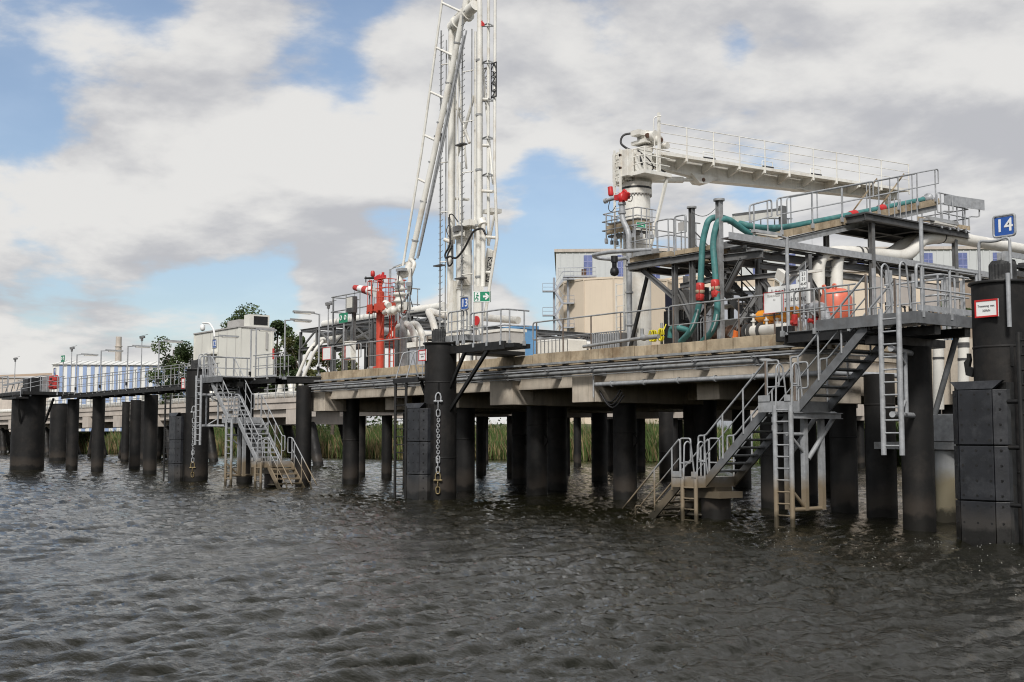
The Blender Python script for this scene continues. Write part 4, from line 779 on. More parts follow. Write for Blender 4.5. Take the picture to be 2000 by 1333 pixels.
part(A, 'counter_frame', m_white, lambda m: (m.tube([(-6.94,7.40,23.86), (-6.94,7.40,15.50), (-6.91,7.40,11.16)], .075, 8), m.tube([(-5.89,7.00,23.44), (-5.92,7.00,14.30), (-5.72,7.00,11.29), (-6.64,7.00,7.82)], .07, 8), m.tube([(-7.73,7.60,20.39), (-6.56,7.40,13.98)], .055, 8), m.tube([(-6.91,7.40,11.16), (-6.18,7.20,12.46)], .06, 8), m.tube([(-7.78,7.60,22.15), (-7.74,7.60,11.28)], .07, 8)))
part(A, 'frame_link', m_galv_old, lambda m: (m.cyl((-7.78,7.60,21.85), (-6.98,7.40,21.74), .035, n=6), m.cyl((-6.98,7.40,21.74), (-5.93,7.00,21.21), .035, n=6), m.cyl((-7.78,7.60,21.85), (-5.93,7.00,21.21), .03, n=6)))
part(A, 'frame_link', m_galv_old, lambda m: (m.cyl((-7.77,7.60,20.05), (-6.97,7.40,19.96), .035, n=6), m.cyl((-6.97,7.40,19.96), (-5.93,7.00,19.47), .035, n=6), m.cyl((-7.77,7.60,20.05), (-5.93,7.00,19.47), .03, n=6)))
part(A, 'frame_link', m_galv_old, lambda m: (m.cyl((-7.77,7.60,18.21), (-6.97,7.40,18.14), .035, n=6), m.cyl((-6.97,7.40,18.14), (-5.92,7.00,17.69), .035, n=6), m.cyl((-7.77,7.60,18.21), (-5.92,7.00,17.69), .03, n=6)))
part(A, 'frame_link', m_galv_old, lambda m: (m.cyl((-7.76,7.60,16.38), (-6.97,7.40,16.33), .035, n=6), m.cyl((-6.97,7.40,16.33), (-5.92,7.00,15.92), .035, n=6), m.cyl((-7.76,7.60,16.38), (-5.92,7.00,15.92), .03, n=6)))
part(A, 'frame_link', m_galv_old, lambda m: (m.cyl((-7.75,7.60,14.60), (-6.96,7.40,14.58), .035, n=6), m.cyl((-6.96,7.40,14.58), (-5.92,7.00,14.20), .035, n=6), m.cyl((-7.75,7.60,14.60), (-5.92,7.00,14.20), .03, n=6)))
for a_, b_ in (((-7.07,7.00,18.05), (-6.89,7.40,18.05)), ((-7.07,7.00,15.85), (-6.88,7.40,15.86)), ((-7.10,7.00,13.71), (-6.30,7.20,13.56)), ((-7.09,7.00,11.57), (-5.76,7.00,11.32)), ((-7.08,7.00,9.90), (-6.14,7.00,9.77))): part(A, 'frame_bar', m_white, lambda m: m.cyl(a_, b_, .075, n=8))
part(A, 'counterweight', m_white, lambda m: m.box((-7.49,7.50,12.74), Vector((-6.81,7.50,12.93))+Vector((0, .6, 0)))); part(A, 'tail_plate', m_white, lambda m: (m.prism([(-6.76,7.20,11.00), (-6.33,7.20,10.82), (-6.84,7.20,9.22), (-7.19,7.20,9.26)], (0, .12, 0))))
part(A, 'tail_cylinder', m_white, lambda m: (m.cyl((-6.50,6.80,12.35), (-6.53,6.80,9.16), .11, n=10), m.cyl((-6.54,6.80,11.48), (-6.54,6.80,11.29), .15, n=10)))
part(A, 'red_flag_plate', m_signred, lambda m: m.prism([(-6.91,6.90,21.80), (-6.63,6.90,21.53), (-6.63,6.90,21.41), (-6.91,6.90,21.48)], (0, .04, 0)))
# name panels of five stacked letters in a frame
def stack_panel(c, wd, ht, tilt, mt, flip=1, label=None):
    """open black frame with the letters K A N O N read downwards"""
    c = Vector(c); dn = Vector((math.sin(tilt)*.85, 0, -math.cos(tilt))); sd = Vector((math.cos(tilt), 0, math.sin(tilt)*.85))*flip; k = ht/5; r = wd*.055
    P = lambda u, v: c+sd*u*wd/2+dn*(v-.5)*ht     # u across -1..1, v down 0..1
    S = [((-1, 0), (1, 0)), ((-1, 1), (1, 1)), ((-1, 0), (-1, 1)), ((1, 0), (1, 1))]
    for i, ch in enumerate('KANON'):
        a, b = i/5+.02, (i+1)/5-.02
        # letters lie on their side: their baseline is the left edge, their top the right edge
        st_ = {'K': [((-.9, a), (.9, a)), ((0, a), (.9, b)), ((0, a), (-.9, b))], 'A': [((-.9, a), (.9, (a+b)/2)), ((.9, (a+b)/2), (-.9, b)), ((-.3, a+.03), (-.3, b-.03))],
               'N': [((-.9, a), (.9, a)), ((.9, a), (-.9, b)), ((-.9, b), (.9, b))], 'O': [((-.75, a), (.75, a)), ((-.75, b), (.75, b)), ((-.75, a), (-.75, b)), ((.75, a), (.75, b))]}[ch]
        S += st_
    return part(A, 'name_panel', mt, lambda m: [m.bar(P(*p), P(*p2), r*1.5, .03, (0, 1, 0)) for p, p2 in S])
stack_panel((-5.85,6.90,18.64), .40, 1.62, 0, m_signblack); stack_panel((-7.50,7.70,18.98), .40, 1.62, 0, m_grey, -1)
stack_panel((-6.38,7.05,9.94), .34, 1.12, -.2, m_signblack)
# hydraulic hoses at the riser
part(A, 'black_hose', m_rubber, lambda m: (m.tube(fillet([(-8.68,6.40,12.62), (-8.40,6.30,11.28), (-8.72,6.20,10.85), (-8.67,6.20,10.65), (-8.25,6.20,10.72), (-7.84,6.20,10.51), (-7.37,6.30,10.87), (-6.57,6.30,11.71), (-6.00,6.40,11.74), (-5.90,6.50,11.41)], .4, 4), .05, 6), m.tube(fillet([(-8.46,6.40,11.50), (-8.09,6.20,10.34), (-8.42,6.20,10.21), (-8.59,6.20,10.77), (-8.23,6.30,11.21)], .3, 4), .045, 6), m.tube(fillet([(-8.88,6.60,12.55), (-8.82,6.50,12.78), (-8.39,6.40,12.75), (-8.07,6.50,12.32)], .3, 4), .03, 5), m.tube(fillet([(-8.86,6.50,12.29), (-8.93,6.40,12.04), (-8.63,6.40,11.64)], .2, 3), .02, 5)))
part(A, 'slew_head', m_white, lambda m: (m.box((-8.69,6.50,12.12), Vector((-7.37,6.50,12.18))+Vector((0, 1.0, 0))), m.cyl((-8.91,6.30,11.59), (-8.60,6.50,11.43), .1, n=10), m.box((-7.52,6.40,12.04), Vector((-7.07,6.40,12.31))+Vector((0, .6, 0))), m.cyl((-6.66,6.80,12.25), (-6.54,6.80,12.00), .22, n=12), m.box((-8.38,6.40,11.92), Vector((-7.80,6.40,11.65))+Vector((0, .3, 0)))))
part(A, 'control_box', m_midsteel, lambda m: m.box((-8.24,6.30,12.11), Vector((-7.78,6.30,11.85))+Vector((0, .3, 0))))
part(A, 'side_fork', m_white, lambda m: (m.prism([(-8.82,6.60,9.66), (-8.98,6.60,8.41), (-9.22,6.60,7.10), (-8.72,6.60,7.06), (-8.61,6.60,9.64)], (0, .3, 0)), m.box((-8.28,6.60,10.77), Vector((-7.74,6.60,9.36))+Vector((0, .5, 0))), m.box((-6.66,6.40,9.14), Vector((-6.34,6.40,6.89))+Vector((0, .3, 0)))))
# triple swivel at the end of the outboard arm
sw = [(-11.33,5.90,10.51), (-11.35,5.80,10.06), (-11.42,5.70,9.81)]
tv = part(A, 'outboard_elbow', m_white, lambda m: (m.tube(fillet([(-11.24,5.90,10.68), (-11.26,5.80,10.25), (-11.61,5.70,10.13), (-11.68,5.60,10.33)], .25, 5), .2, 12), m.tube(fillet([(-10.84,5.70,10.79), (-10.37,5.60,10.55), (-10.40,5.50,10.23), (-10.61,5.50,9.96), (-10.70,5.50,9.47)], .2, 4), .10, 10), m.cyl((-10.61,5.50,9.59), (-10.69,5.50,9.08), .12, n=10)))
part(A, 'swivel_joint', m_offwhite, lambda m: (m.lathe((-11.52,5.50,9.80), [(.26, 0), (.26, .12), (.2, .14), (.2, .3), (.28, .32), (.28, .42), (.2, .45)], 16, (0, 0, -1)), m.lathe((-11.51,5.50,9.25), [(.24, 0), (.32, .03), (.32, .14), (.22, .16), (.22, .34), (.3, .36), (.3, .46), (.2, .48), (.2, .8)], 16, (0, 0, -1)), m.cyl((-11.68,5.60,10.20), (-11.52,5.50,9.75), .15, n=12)))
part(A, 'coupler', m_offwhite, lambda m: (m.lathe((-11.27,5.50,8.49), [(.13, 0), (.2, .05), (.2, .16), (.13, .2), (.15, .5), (.22, .54), (.22, .64), (.16, .68), (.2, .84), (.2, .92)], 16, (-.97, -.2, -.12)), m.box((-11.69,5.30,8.48), Vector((-11.01,5.30,8.55))+Vector((0, .4, 0))), m.cyl((-12.37,5.20,8.81), (-12.00,5.20,8.65), .16, n=10), m.cyl((-12.46,5.20,8.37), (-12.09,5.20,8.44), .15, n=10), m.box((-10.87,5.30,8.34), Vector((-10.65,5.30,8.72))+Vector((0, .3, 0)))))
part(A, 'hanging_parts', m_galv, lambda m: (m.cyl((-10.50,5.40,9.15), (-11.07,5.40,8.71), .06, n=8), m.cyl((-10.50,5.40,9.20), (-10.53,5.40,8.03), .03, n=6), m.cyl((-10.62,5.40,8.30), (-10.17,5.40,8.27), .035, n=6), m.cyl((-11.48,5.40,8.30), (-11.47,5.40,7.75), .05, n=8), m.cyl((-11.16,5.40,8.15), (-10.93,5.40,7.93), .12, n=10), m.box((-11.50,5.20,9.45), Vector((-11.27,5.20,9.58))+Vector((0, .2, 0))), m.box((-10.55,5.20,9.43), Vector((-10.33,5.20,9.63))+Vector((0, .2, 0))), m.box((-11.58,5.30,10.27), Vector((-11.03,5.30,10.40))+Vector((0, .3, 0)))))
part(A, 'arm_hose', m_rubber, lambda m: (m.tube(fillet([(-11.10,5.20,10.23), (-11.27,5.20,9.51), (-10.70,5.10,8.71), (-10.78,5.10,8.10), (-10.37,5.10,8.02), (-10.31,5.20,8.43), (-10.36,5.20,9.05)], .3, 3), .028, 5), m.tube(fillet([(-10.18,5.30,10.26), (-10.12,5.30,9.40), (-10.34,5.30,8.93), (-9.91,5.20,8.40)], .2, 3), .025, 5)))
# ------------------------------------------------------------------ white insulated pipes on the platform
def pipe(name, label, pts, r, mt, f=.4, n=12, rings=()):
    t = thing(name, label, 'pipe', pts[0]); P_ = fillet(pts, f, 7); part(t, 'pipe', mt, lambda m: m.tube(P_, r, n))
    for c, d in rings: part(t, 'band', m_steel, lambda m: m.cyl(Vector(c)-Vector(d)*.03, Vector(c)+Vector(d)*.03, r*1.08, n=n))
    return t
pipe('insulated_pipe', 'white curved pipe nearest the red tower', [(-15.03,7.60,7.93), (-13.39,7.20,8.05), (-12.47,7.00,7.34), (-12.09,7.00,5.92)], .16, m_white, .8)
pipe('insulated_pipe', 'white curved pipe, second to the right of the red tower', [(-15.12,8.10,7.97), (-13.41,7.70,8.08), (-12.49,7.50,7.36), (-12.11,7.50,5.94)], .16, m_white, .8)
pipe('insulated_pipe', 'white swan-neck pipe between red tower and loading arm', [(-12.30,9.20,8.43), (-13.06,9.00,8.53), (-14.08,8.80,8.84), (-13.31,8.60,8.34), (-12.27,8.40,6.49)], .18, m_white, .5)
pipe('insulated_pipe', 'short white pipe stub right of the loading arm base', [(-15.29,13.00,8.82), (-11.80,13.00,8.38)], .20, m_white, .3, 14)
# exit sign
rx = Vector((.75, .66, 0)).normalized(); c = Vector((1.92,0.50,7.46)); nzv = rx.cross(Vector((0, 0, 1)))
t = board('exit_sign', 'green emergency exit sign with running figure and arrow on the middle dolphin platform', 'sign', c, .64, .40, m_signgreen, m_signwhite, rx, .12, .02)
up = Vector((0, 0, 1)); S = lambda u, v: c+rx*u+up*v+nzv*.008
part(t, 'arrow', m_signwhite, lambda m: (m.bar(S(.05, 0), S(.2, 0), .012, .07), m.bar(S(.14, .11), S(.26, -.005), .012, .055), m.bar(S(.14, -.11), S(.26, .005), .012, .055)))
part(t, 'door_pictogram', m_signwhite, lambda m: (m.bar(S(-.16, -.16), S(-.16, .16), .2, .010, nzv)))
part(t, 'running_figure', m_signgreen, lambda m: [m.bar(S(*a)+nzv*.010, S(*b)+nzv*.010, .012, .035) for a, b in (((-.17, .10), (-.15, .13)), ((-.16, .06), (-.19, -.03)), ((-.16, .06), (-.10, .02)), ((-.16, .05), (-.22, .06)), ((-.19, -.03), (-.13, -.08)), ((-.13, -.08), (-.16, -.14)), ((-.19, -.03), (-.24, -.10)))])
part(t, 'post', m_galv, lambda m: m.cyl(c-Vector((0, -.03, 2.0)), c+Vector((0, .03, -.2)), .035, n=8))

# ------------------------------------------------------------------ deck crane with access boom
CX, CY = 3.37, 7.0
K = thing('deck_crane', 'white pedestal crane with long horizontal boom and railing', 'crane', (CX, CY, 5.2))
part(K, 'pedestal', m_white, lambda m: (m.cyl((CX, CY, 5.2), (CX, CY, 11.95), .54, n=32), m.cyl((CX, CY, 5.2), (CX, CY, 5.3), .8, n=28), m.cyl((CX, CY, 9.45), (CX, CY, 9.62), .6, n=32), m.cyl((CX, CY, 11.8), (CX, CY, 12.0), .61, n=32)))
part(K, 'slew_ring', m_rubber, lambda m: m.cyl((CX, CY, 12.0), (CX, CY, 12.09), .60, n=32))
part(K, 'ring_bolts', m_grey, lambda m: [m.cyl((CX+.58*math.cos(a*.224), CY+.58*math.sin(a*.224), 11.80), (CX+.58*math.cos(a*.224), CY+.58*math.sin(a*.224), 11.74), .03, n=5) for a in range(28)])
part(K, 'slew_housing', m_white, lambda m: (m.cyl((CX, CY, 12.09), (CX, CY, 12.26), .60, n=30), m.box((CX-.38, CY-.4, 12.26), (CX+.38, CY+.5, 13.55)), m.cyl((CX-.45, CY-.28, 12.26), (CX-.45, CY-.28, 13.35), .34, n=20), m.cyl((CX-.15, CY-.62, 12.26), (CX-.15, CY-.62, 13.45), .22, n=16), m.prism([(CX-.4, CY-.4, 13.55), (CX-.4, CY+.55, 13.55), (CX-.4, CY+.55, 13.85), (CX-.4, CY+.1, 13.75)], (.8, 0, 0))))
part(K, 'housing_ribs', m_white, lambda m: [m.box((CX-.45+.16*i, CY-.86+.02*i, 12.3), (CX-.41+.16*i, CY-.46, 13.4)) for i in range(5)])
part(K, 'cabinet_door', m_white, lambda m: (m.box((CX+.43, CY-.5, 12.5), (CX+.5, CY+.1, 13.4))), .015); part(K, 'cabinet_door', m_white, lambda m: (m.box((CX+.1, CY-.95, 12.4), (CX+.5, CY-.6, 13.45))), .015)
for z in (12.75, 13.25): part(K, 'rust_knob', m_rust, lambda m: m.cyl((CX+.12, CY-1.0, z), (CX+.12, CY-.94, z), .06, n=10))
wz = -.58
part(K, 'winch', m_offwhite, lambda m: (m.cyl((CX-.1, CY+.35, 14.75+wz), (CX+.75, CY+.35, 14.7+wz), .20, n=18), m.cyl((CX+.2, CY+.35, 14.74+wz), (CX+.28, CY+.35, 14.73+wz), .27, n=18), m.cyl((CX+.6, CY+.45, 14.55+wz), (CX+.9, CY+.45, 14.5+wz), .17, n=14), m.box((CX-.3, CY+.0, 14.45+wz), (CX+.5, CY+.8, 14.58+wz)), m.box((CX-.1, CY-.2, 14.75+wz), (CX+.35, CY+.2, 14.95+wz)), m.cyl((CX+.1, CY+.8, 14.5+wz), (CX+.1, CY+.8, 14.9+wz), .14, n=12), m.cyl((CX+.5, CY+.9, 14.4+wz), (CX+.85, CY+.9, 14.35+wz), .13, n=12)))
part(K, 'winch_fitting', m_rust, lambda m: m.cyl((CX+.5, CY+.1, 14.7+wz), (CX+.58, CY+.1, 14.7+wz), .1, n=10)); part(K, 'winch_fitting', m_rust, lambda m: m.cyl((CX+.92, CY+.45, 14.5+wz), (CX+.97, CY+.45, 14.5+wz), .09, n=10))
part(K, 'drag_hose', m_rubber, lambda m: m.tube(fillet([(CX-.05, CY-.1, 14.3), (CX-.35, CY-.4, 14.25), (CX-.4, CY-.5, 13.9), (CX-.05, CY-.4, 13.6), (CX+.45, CY-.3, 13.4), (CX+.55, CY-.2, 12.9)], .3, 4), .045, 6)); part(K, 'drag_hose', m_rubber, lambda m: m.tube(fillet([(CX+.4, CY-.3, 13.5), (CX+.75, CY+.0, 13.1), (CX+.7, CY+.3, 12.8), (CX+.5, CY+.2, 12.65)], .2, 3), .025, 5)); part(K, 'drag_hose', m_rubber, lambda m: m.tube(fillet([(CX+.5, CY+.1, 13.0), (CX+.9, CY+.5, 12.75), (CX+.8, CY+.9, 12.7), (CX+.5, CY+.6, 12.85)], .2, 3), .022, 5))
bd, br = Vector((.129, .9916, 0)), Vector((.9916, -.129, 0)); BO = Vector((CX, CY, 0))
B = lambda s_, l_, z_: BO+bd*s_+br*l_+Vector((0, 0, z_))
SE = 14.6   # reach of the boom
bm_ = part(K, 'boom', m_white, lambda m: m.prism([B(.3, -.16, 13.05), B(.3, -.16, 13.5), B(SE, -.16, 13.38), B(SE, -.16, 13.12), B(3.6, -.16, 12.78), B(2.6, -.16, 12.86)], br*.32))
part(bm_, 'flange', m_white, lambda m: m.prism([B(3.6, -.22, 12.75), B(SE, -.22, 13.09), B(SE, -.22, 13.115), B(3.6, -.22, 12.775)], br*.44)); part(bm_, 'flange', m_white, lambda m: m.prism([B(.3, -.22, 13.505), B(.3, -.22, 13.53), B(SE, -.22, 13.41), B(SE, -.22, 13.385)], br*.44))
part(bm_, 'walkway', m_white, lambda m: m.prism([B(.6, .24, 13.40), B(.6, 0.86, 13.34), B(.6, 0.86, 13.46), B(.6, .24, 13.44)], bd*(SE-.6)))
for i in range(9): part(bm_, 'walkway_bracket', m_white, lambda m: m.add([B(1.85+1.37*i+a, l_, z_) for a in (-.05, .05) for l_, z_ in ((.18, 13.0), (.18, 13.38), (0.88, 13.36), (0.88, 13.22))], [(0, 1, 2, 3), (7, 6, 5, 4), (0, 4, 5, 1), (1, 5, 6, 2), (2, 6, 7, 3), (3, 7, 4, 0)]))
rl = part(K, 'boom_railing', m_white, lambda m: m.tube([B(.5, 0.88, 14.56), B(SE, 0.88, 14.56)], .02, 5))
for z in (13.86, 14.21): part(rl, 'mid_rail', m_white, lambda m: m.tube([B(.5, 0.88, z), B(SE, 0.88, z)], .016, 5))
for i in range(10): part(rl, 'post', m_white, lambda m: m.cyl(B(1.85+1.37*i if i < 9 else SE-.04, 0.88, 13.2), B(1.85+1.37*i if i < 9 else SE-.04, 0.88, 14.58), .026, n=6))
part(rl, 'end_post', m_white, lambda m: m.bar(B(.45, .9, 12.45), B(.45, .9, 14.98), .09, .09)); part(rl, 'end_loop', m_white, lambda m: m.tube(fillet([B(.2, .95, 13.3), B(.15, .95, 14.75), B(.4, 1.12, 14.8)], .15, 3), .022, 6))
for z in (13.62, 13.8): part(rl, 'far_wire', m_white, lambda m: m.tube([B(.9, -.3, z+.25), B(SE, -.3, z-.1)], .011, 4))
for yy in (3.4, 6.6, 9.4):
    g = part(K, 'step_stand', m_white, lambda m: m.tube(fillet([B(yy, .0, 13.4), B(yy, .0, 13.98), B(yy+.6, .0, 13.98), B(yy+.6, .0, 13.4)], .05, 2), .018, 5))
    for z in (13.72, 13.52): part(g, 'black_plate', m_signblack, lambda m: m.bar(B(yy-.02, .04, z), B(yy+.62, .04, z), .012, .09))
part(K, 'luffing_cylinder', m_white, lambda m: (m.cyl(B(.5, 0, 12.5), B(2.3, 0, 12.68), .13, n=16), m.cyl(B(2.3, 0, 12.68), B(3.0, 0, 12.75), .07, n=12), m.prism([B(2.6, -.24, 12.95), B(4.1, -.24, 12.92), B(3.4, -.24, 12.6), B(3.0, -.24, 12.6)], br*.48)))
part(K, 'cylinder_pin', m_rust, lambda m: m.cyl(B(3.2, -.27, 12.74), B(3.2, .27, 12.74), .08, n=10))
part(K, 'hook_block', m_white, lambda m: (m.cyl(B(SE-.5, 0, 12.65), B(SE-.5, 0, 13.15), .11, n=10), m.cyl(B(SE-.5, 0, 12.6), B(SE-.5, 0, 12.75), .18, n=10))); part(K, 'sheave', m_white, lambda m: m.lathe(B(8.6, 0, 12.98), [(.0, -.1), (.3, -.08), (.3, 0), (0, .02)], 14))
part(K, 'hoist_rope', m_galv_old, lambda m: m.cyl(B(9.4, 0, 8.5), B(9.4, 0, 13.0), .01, n=4))
cg = part(K, 'service_cage', m_white, lambda m: (m.box((CX+.3, CY-.7, 12.42), (CX+1.2, CY+.75, 12.56)), [m.tube(fillet([(CX+.35, CY-.65, z), (CX+1.15, CY-.65, z), (CX+1.15, CY+.7, z)], .08, 2), .022, 5) for z in (12.85, 13.15, 13.45)]))
for p in ((CX+1.15, CY-.65), (CX+1.15, CY+.0), (CX+.5, CY-.65)): part(cg, 'post', m_white, lambda m: m.cyl((*p, 12.5), (*p, 13.45), .028, n=6))
part(K, 'cage_strut', m_white, lambda m: (m.bar((CX+1.1, CY+.6, 12.42), (CX+.55, CY+.2, 9.7), .1, .1)))
for x in (CX-.22, CX+.12): part(K, 'ladder_stile', m_white, lambda m: m.box((x-.035, CY-1.0, 9.6), (x+.035, CY-.93, 13.5)))
[part(K, 'ladder_rung', m_white, lambda m: m.cyl((CX-.22, CY-.96, 9.7+.3*i), (CX+.12, CY-.96, 9.7+.3*i), .018, n=5)) for i in range(13)]
part(K, 'lower_ladder', m_offwhite, lambda m: (m.box((CX-.45, CY-.75, 5.4), (CX-.40, CY-.70, 8.3)), m.box((CX-.03, CY-.75, 5.4), (CX+.02, CY-.70, 8.3)), [m.box((CX-.45, CY-.74, 5.7+.42*i), (CX+.02, CY-.71, 5.73+.42*i)) for i in range(7)]))
part(K, 'hatch', m_white, lambda m: m.cyl((CX+.3, CY-.60, 6.55), (CX+.33, CY-.42, 6.55), .2, n=16))
# balcony round the crane
t = thing('crane_balcony', 'grey railed balcony with beige band wrapped round the crane pedestal', 'balcony', (CX, CY, 10))
part(t, 'band', m_kerb, lambda m: (m.box((2.98, CY-1.3, 10.15), (4.75, CY-1.24, 10.5)), m.box((4.70, CY-1.24, 10.15), (4.76, CY-.5, 10.5))))
part(t, 'soffit', m_midsteel, lambda m: (m.box((3.0, CY-1.22, 10.55), (4.7, CY-.6, 10.60)), m.box((3.0, CY-1.2, 10.05), (4.68, CY-.65, 10.13))))
railing(t, [(2.9, CY-.4, 9.95), (2.9, CY-1.4, 9.95), (4.85, CY-1.4, 9.95), (4.85, CY-.4, 9.95)], 1.0, (.35, .7), .6, .024, m_galv)
board('exit_sign', 'small green exit sign on the crane balcony', 'sign', (4.95, CY-1.3, 10.25), .36, .26, m_signgreen, m_signwhite, (.6, .8, 0), .03, .012, [('<', .24, .06, 0, m_signwhite)])
# water cannon by the crane
mx_, my_ = 4.75, 4.9
t = thing('water_cannon', 'red water cannon on a bent grey pipe beside the crane', 'water cannon', (mx_+.35, my_, 5.2))
part(t, 'feed_pipe', m_galv, lambda m: (m.tube(fillet([(mx_+.38, my_, 5.2), (mx_+.38, my_, 9.9), (mx_+.02, my_, 10.4), (mx_+.02, my_, 11.05)], .3, 5), .105, 12), m.cyl((mx_+.02, my_, 10.62), (mx_+.02, my_, 10.7), .15, n=12), m.cyl((mx_+.02, my_, 10.96), (mx_+.02, my_, 11.05), .15, n=12), [m.cyl((mx_+.38, my_, z), (mx_+.38, my_, z+.06), .15, n=12) for z in (6.4, 7.6, 8.6)]))
part(t, 'post', m_galv_old, lambda m: m.ibeam((mx_+.1, my_+.25, 5.2), (mx_+.1, my_+.25, 9.6), .14, .14))
zc_ = 11.05
part(t, 'cannon_body', m_signred, lambda m: (m.lathe((mx_+.02, my_, zc_), [(.11, 0), (.13, .06), (.16, .12), (.16, .3), (.1, .36)], 14), m.bar((mx_-.3, my_, zc_+.22), (mx_+.36, my_, zc_+.2), .2, .2), m.cyl((mx_+.25, my_-.08, zc_+.05), (mx_+.4, my_-.08, zc_+.32), .11, n=12), m.cyl((mx_-.1, my_+.1, zc_+.3), (mx_+.1, my_+.1, zc_+.45), .09, n=10)))
part(t, 'nozzle', m_galv, lambda m: (m.cyl((mx_-.3, my_-.05, zc_+.22), (mx_-.75, my_-.12, zc_+.17), .08, .06, n=12), m.cyl((mx_-.7, my_-.11, zc_+.17), (mx_-.8, my_-.13, zc_+.16), .1, n=12)))
part(t, 'motor', m_signred, lambda m: m.lathe((mx_-.52, my_-.05, zc_+.34), [(.09, 0), (.11, .06), (.1, .2), (.1, .34)], 12, (-.15, 0, 1)))
part(t, 'cable', m_rubber, lambda m: m.tube(fillet([(mx_-.5, my_-.1, zc_+.2), (mx_-.6, my_-.15, zc_-.15), (mx_-.4, my_-.15, zc_-.35), (mx_-.2, my_-.1, zc_-.1)], .2, 4), .016, 5)); part(t, 'cable', m_rubber, lambda m: m.tube(fillet([(mx_+.36, my_, zc_+.12), (mx_+.6, my_, zc_+.2), (mx_+.55, my_, zc_-.05), (mx_+.36, my_, zc_)], .12, 3), .016, 5))
t = thing('dome_camera', 'black dome camera hanging under the crane balcony pipe', 'camera', (4.95, 4.05, 8.4)); part(t, 'housing', m_rubber, lambda m: (m.cyl((4.98, 4.3, 8.95), (4.98, 4.3, 8.72), .13, n=12), m.cyl((4.98, 4.3, 8.74), (4.98, 4.3, 8.5), .09, n=12), m.lathe((4.98, 4.3, 8.2), [(.02, 0), (.13, .04), (.17, .14), (.15, .26), (.09, .34)], 14)))
t = thing('bumper_pipe', 'curved grey bumper pipe sticking out left of the gallery', 'pipe', (5, 4, 8.9)); part(t, 'pipe', m_galv, lambda m: m.tube(fillet([(7.4, 3.85, 8.85), (5.2, 3.85, 9.03), (4.15, 3.95, 9.05), (3.9, 4.4, 9.02), (4.6, 4.7, 8.9), (5.2, 4.75, 8.9)], .35, 5), .075, 9)); part(t, 'holder', m_galv_old, lambda m: m.box((6.5, 3.8, 8.7), (7.7, 3.9, 8.84)))
# ------------------------------------------------------------------ steel gallery
G = thing('steel_gallery', 'dark steel gallery structure carrying the hose ramp', 'gallery', (10, 8, 5.2))
def beam(p, q_, w_=.2, h_=.24, mt=None): part(G, 'beam', mt or m_midsteel, lambda m: m.ibeam(p, q_, w_, h_))
def post_(x, y, z1, z0=5.2, mt=None, w_=.16): part(G, 'column', mt or m_midsteel, lambda m: (m.ibeam((x, y, z0), (x, y, z1), w_, w_, (1, 0, 0), .03), m.cbox((x, y, z0+.02), (.4, .4, .04))))
post_(9.07, 4.1, 10.08); post_(10.45, 3.95, 10.1, mt=m_galv_old, w_=.18); post_(8.15, 4.2, 8.5); post_(8.0, 7.2, 8.4); post_(5.6, 7.4, 8.4)
for x, y in ((11.35, 4.8), (11.9, 6.7), (12.0, 10.1), (12.0, 15.3), (9.9, 6.8), (9.9, 10.3), (10.0, 15.4), (11.0, 8.2), (9.9, 13.0)): post_(x, y, 8.4 if y < 9 else 9.84)
part(G, 'column_cap', m_galv_old, lambda m: (m.cyl((9.07, 4.1, 10.08), (9.07, 4.1, 10.14), .17, n=12), m.cyl((10.45, 3.95, 10.1), (10.45, 3.95, 10.17), .19, n=12)))
part(G, 'deck', m_kerb, lambda m: (m.box((6.1, 4.0, 8.55), (8.1, 6.4, 8.72)), m.box((8.35, 4.0, 8.55), (10.3, 6.2, 8.70))))
beam((6.0, 4.02, 8.40), (8.2, 4.02, 8.40)); beam((8.2, 4.02, 8.38), (10.4, 4.02, 8.38)); beam((8.15, 4.1, 8.30), (8.15, 7.3, 8.30)); beam((10.5, 4.1, 8.2), (11.9, 4.4, 8.2)); beam((6.1, 6.3, 8.38), (10.3, 6.3, 8.38)); beam((6.05, 4.1, 8.38), (6.05, 6.3, 8.38))
beam((8.3, 4.3, 7.5), (10.4, 4.3, 7.62), .14, .18); beam((10.5, 4.6, 7.55), (13.4, 4.9, 7.5), .14, .16); beam((11.4, 4.8, 7.9), (11.9, 15.0, 7.9), .16, .2); beam((9.9, 4.9, 8.25), (10.0, 15.4, 8.25)); beam((11.4, 4.9, 8.25), (12.0, 15.4, 8.25))
for p, q_ in (((6.5, 4.2, 8.3), (8.08, 4.2, 7.15)), ((10.55, 4.1, 7.1), (11.2, 4.2, 8.1)), ((11.4, 4.8, 7.6), (12.6, 4.8, 6.0)), ((11.9, 6.7, 7.6), (11.9, 8.6, 5.5)), ((11.9, 6.6, 8.1), (11.9, 5.4, 7.2)), ((10.6, 4.2, 5.6), (11.3, 4.8, 7.0)), ((8.2, 4.3, 7.4), (9.0, 4.2, 6.2)), ((12.0, 10.1, 8.5), (12.0, 12.0, 7.0)), ((8.0, 7.2, 8.2), (6.5, 7.3, 6.8))):
    part(G, 'diagonal_brace', m_midsteel, lambda m: m.ibeam(p, q_, .14, .16))
railing(G, [(6.12, 6.2, 8.72), (6.12, 4.05, 8.72), (7.3, 4.05, 8.72)], 1.15, (.58,), .8, .026, m_galv); railing(G, [(7.4, 4.05, 8.72), (8.05, 4.05, 8.72), (8.05, 5.6, 8.72)], 1.15, (.58,), .6, .026, m_galv, loops=(True, False)); railing(G, [(8.3, 4.05, 8.7), (8.85, 4.05, 8.7)], 1.2, (.6,), .4, .028, m_galv, loops=(True, True)); railing(G, [(8.9, 6.1, 8.7), (10.2, 6.1, 8.7), (10.2, 8.0, 8.9)], 1.1, (.55,), .9, .024, m_galv)
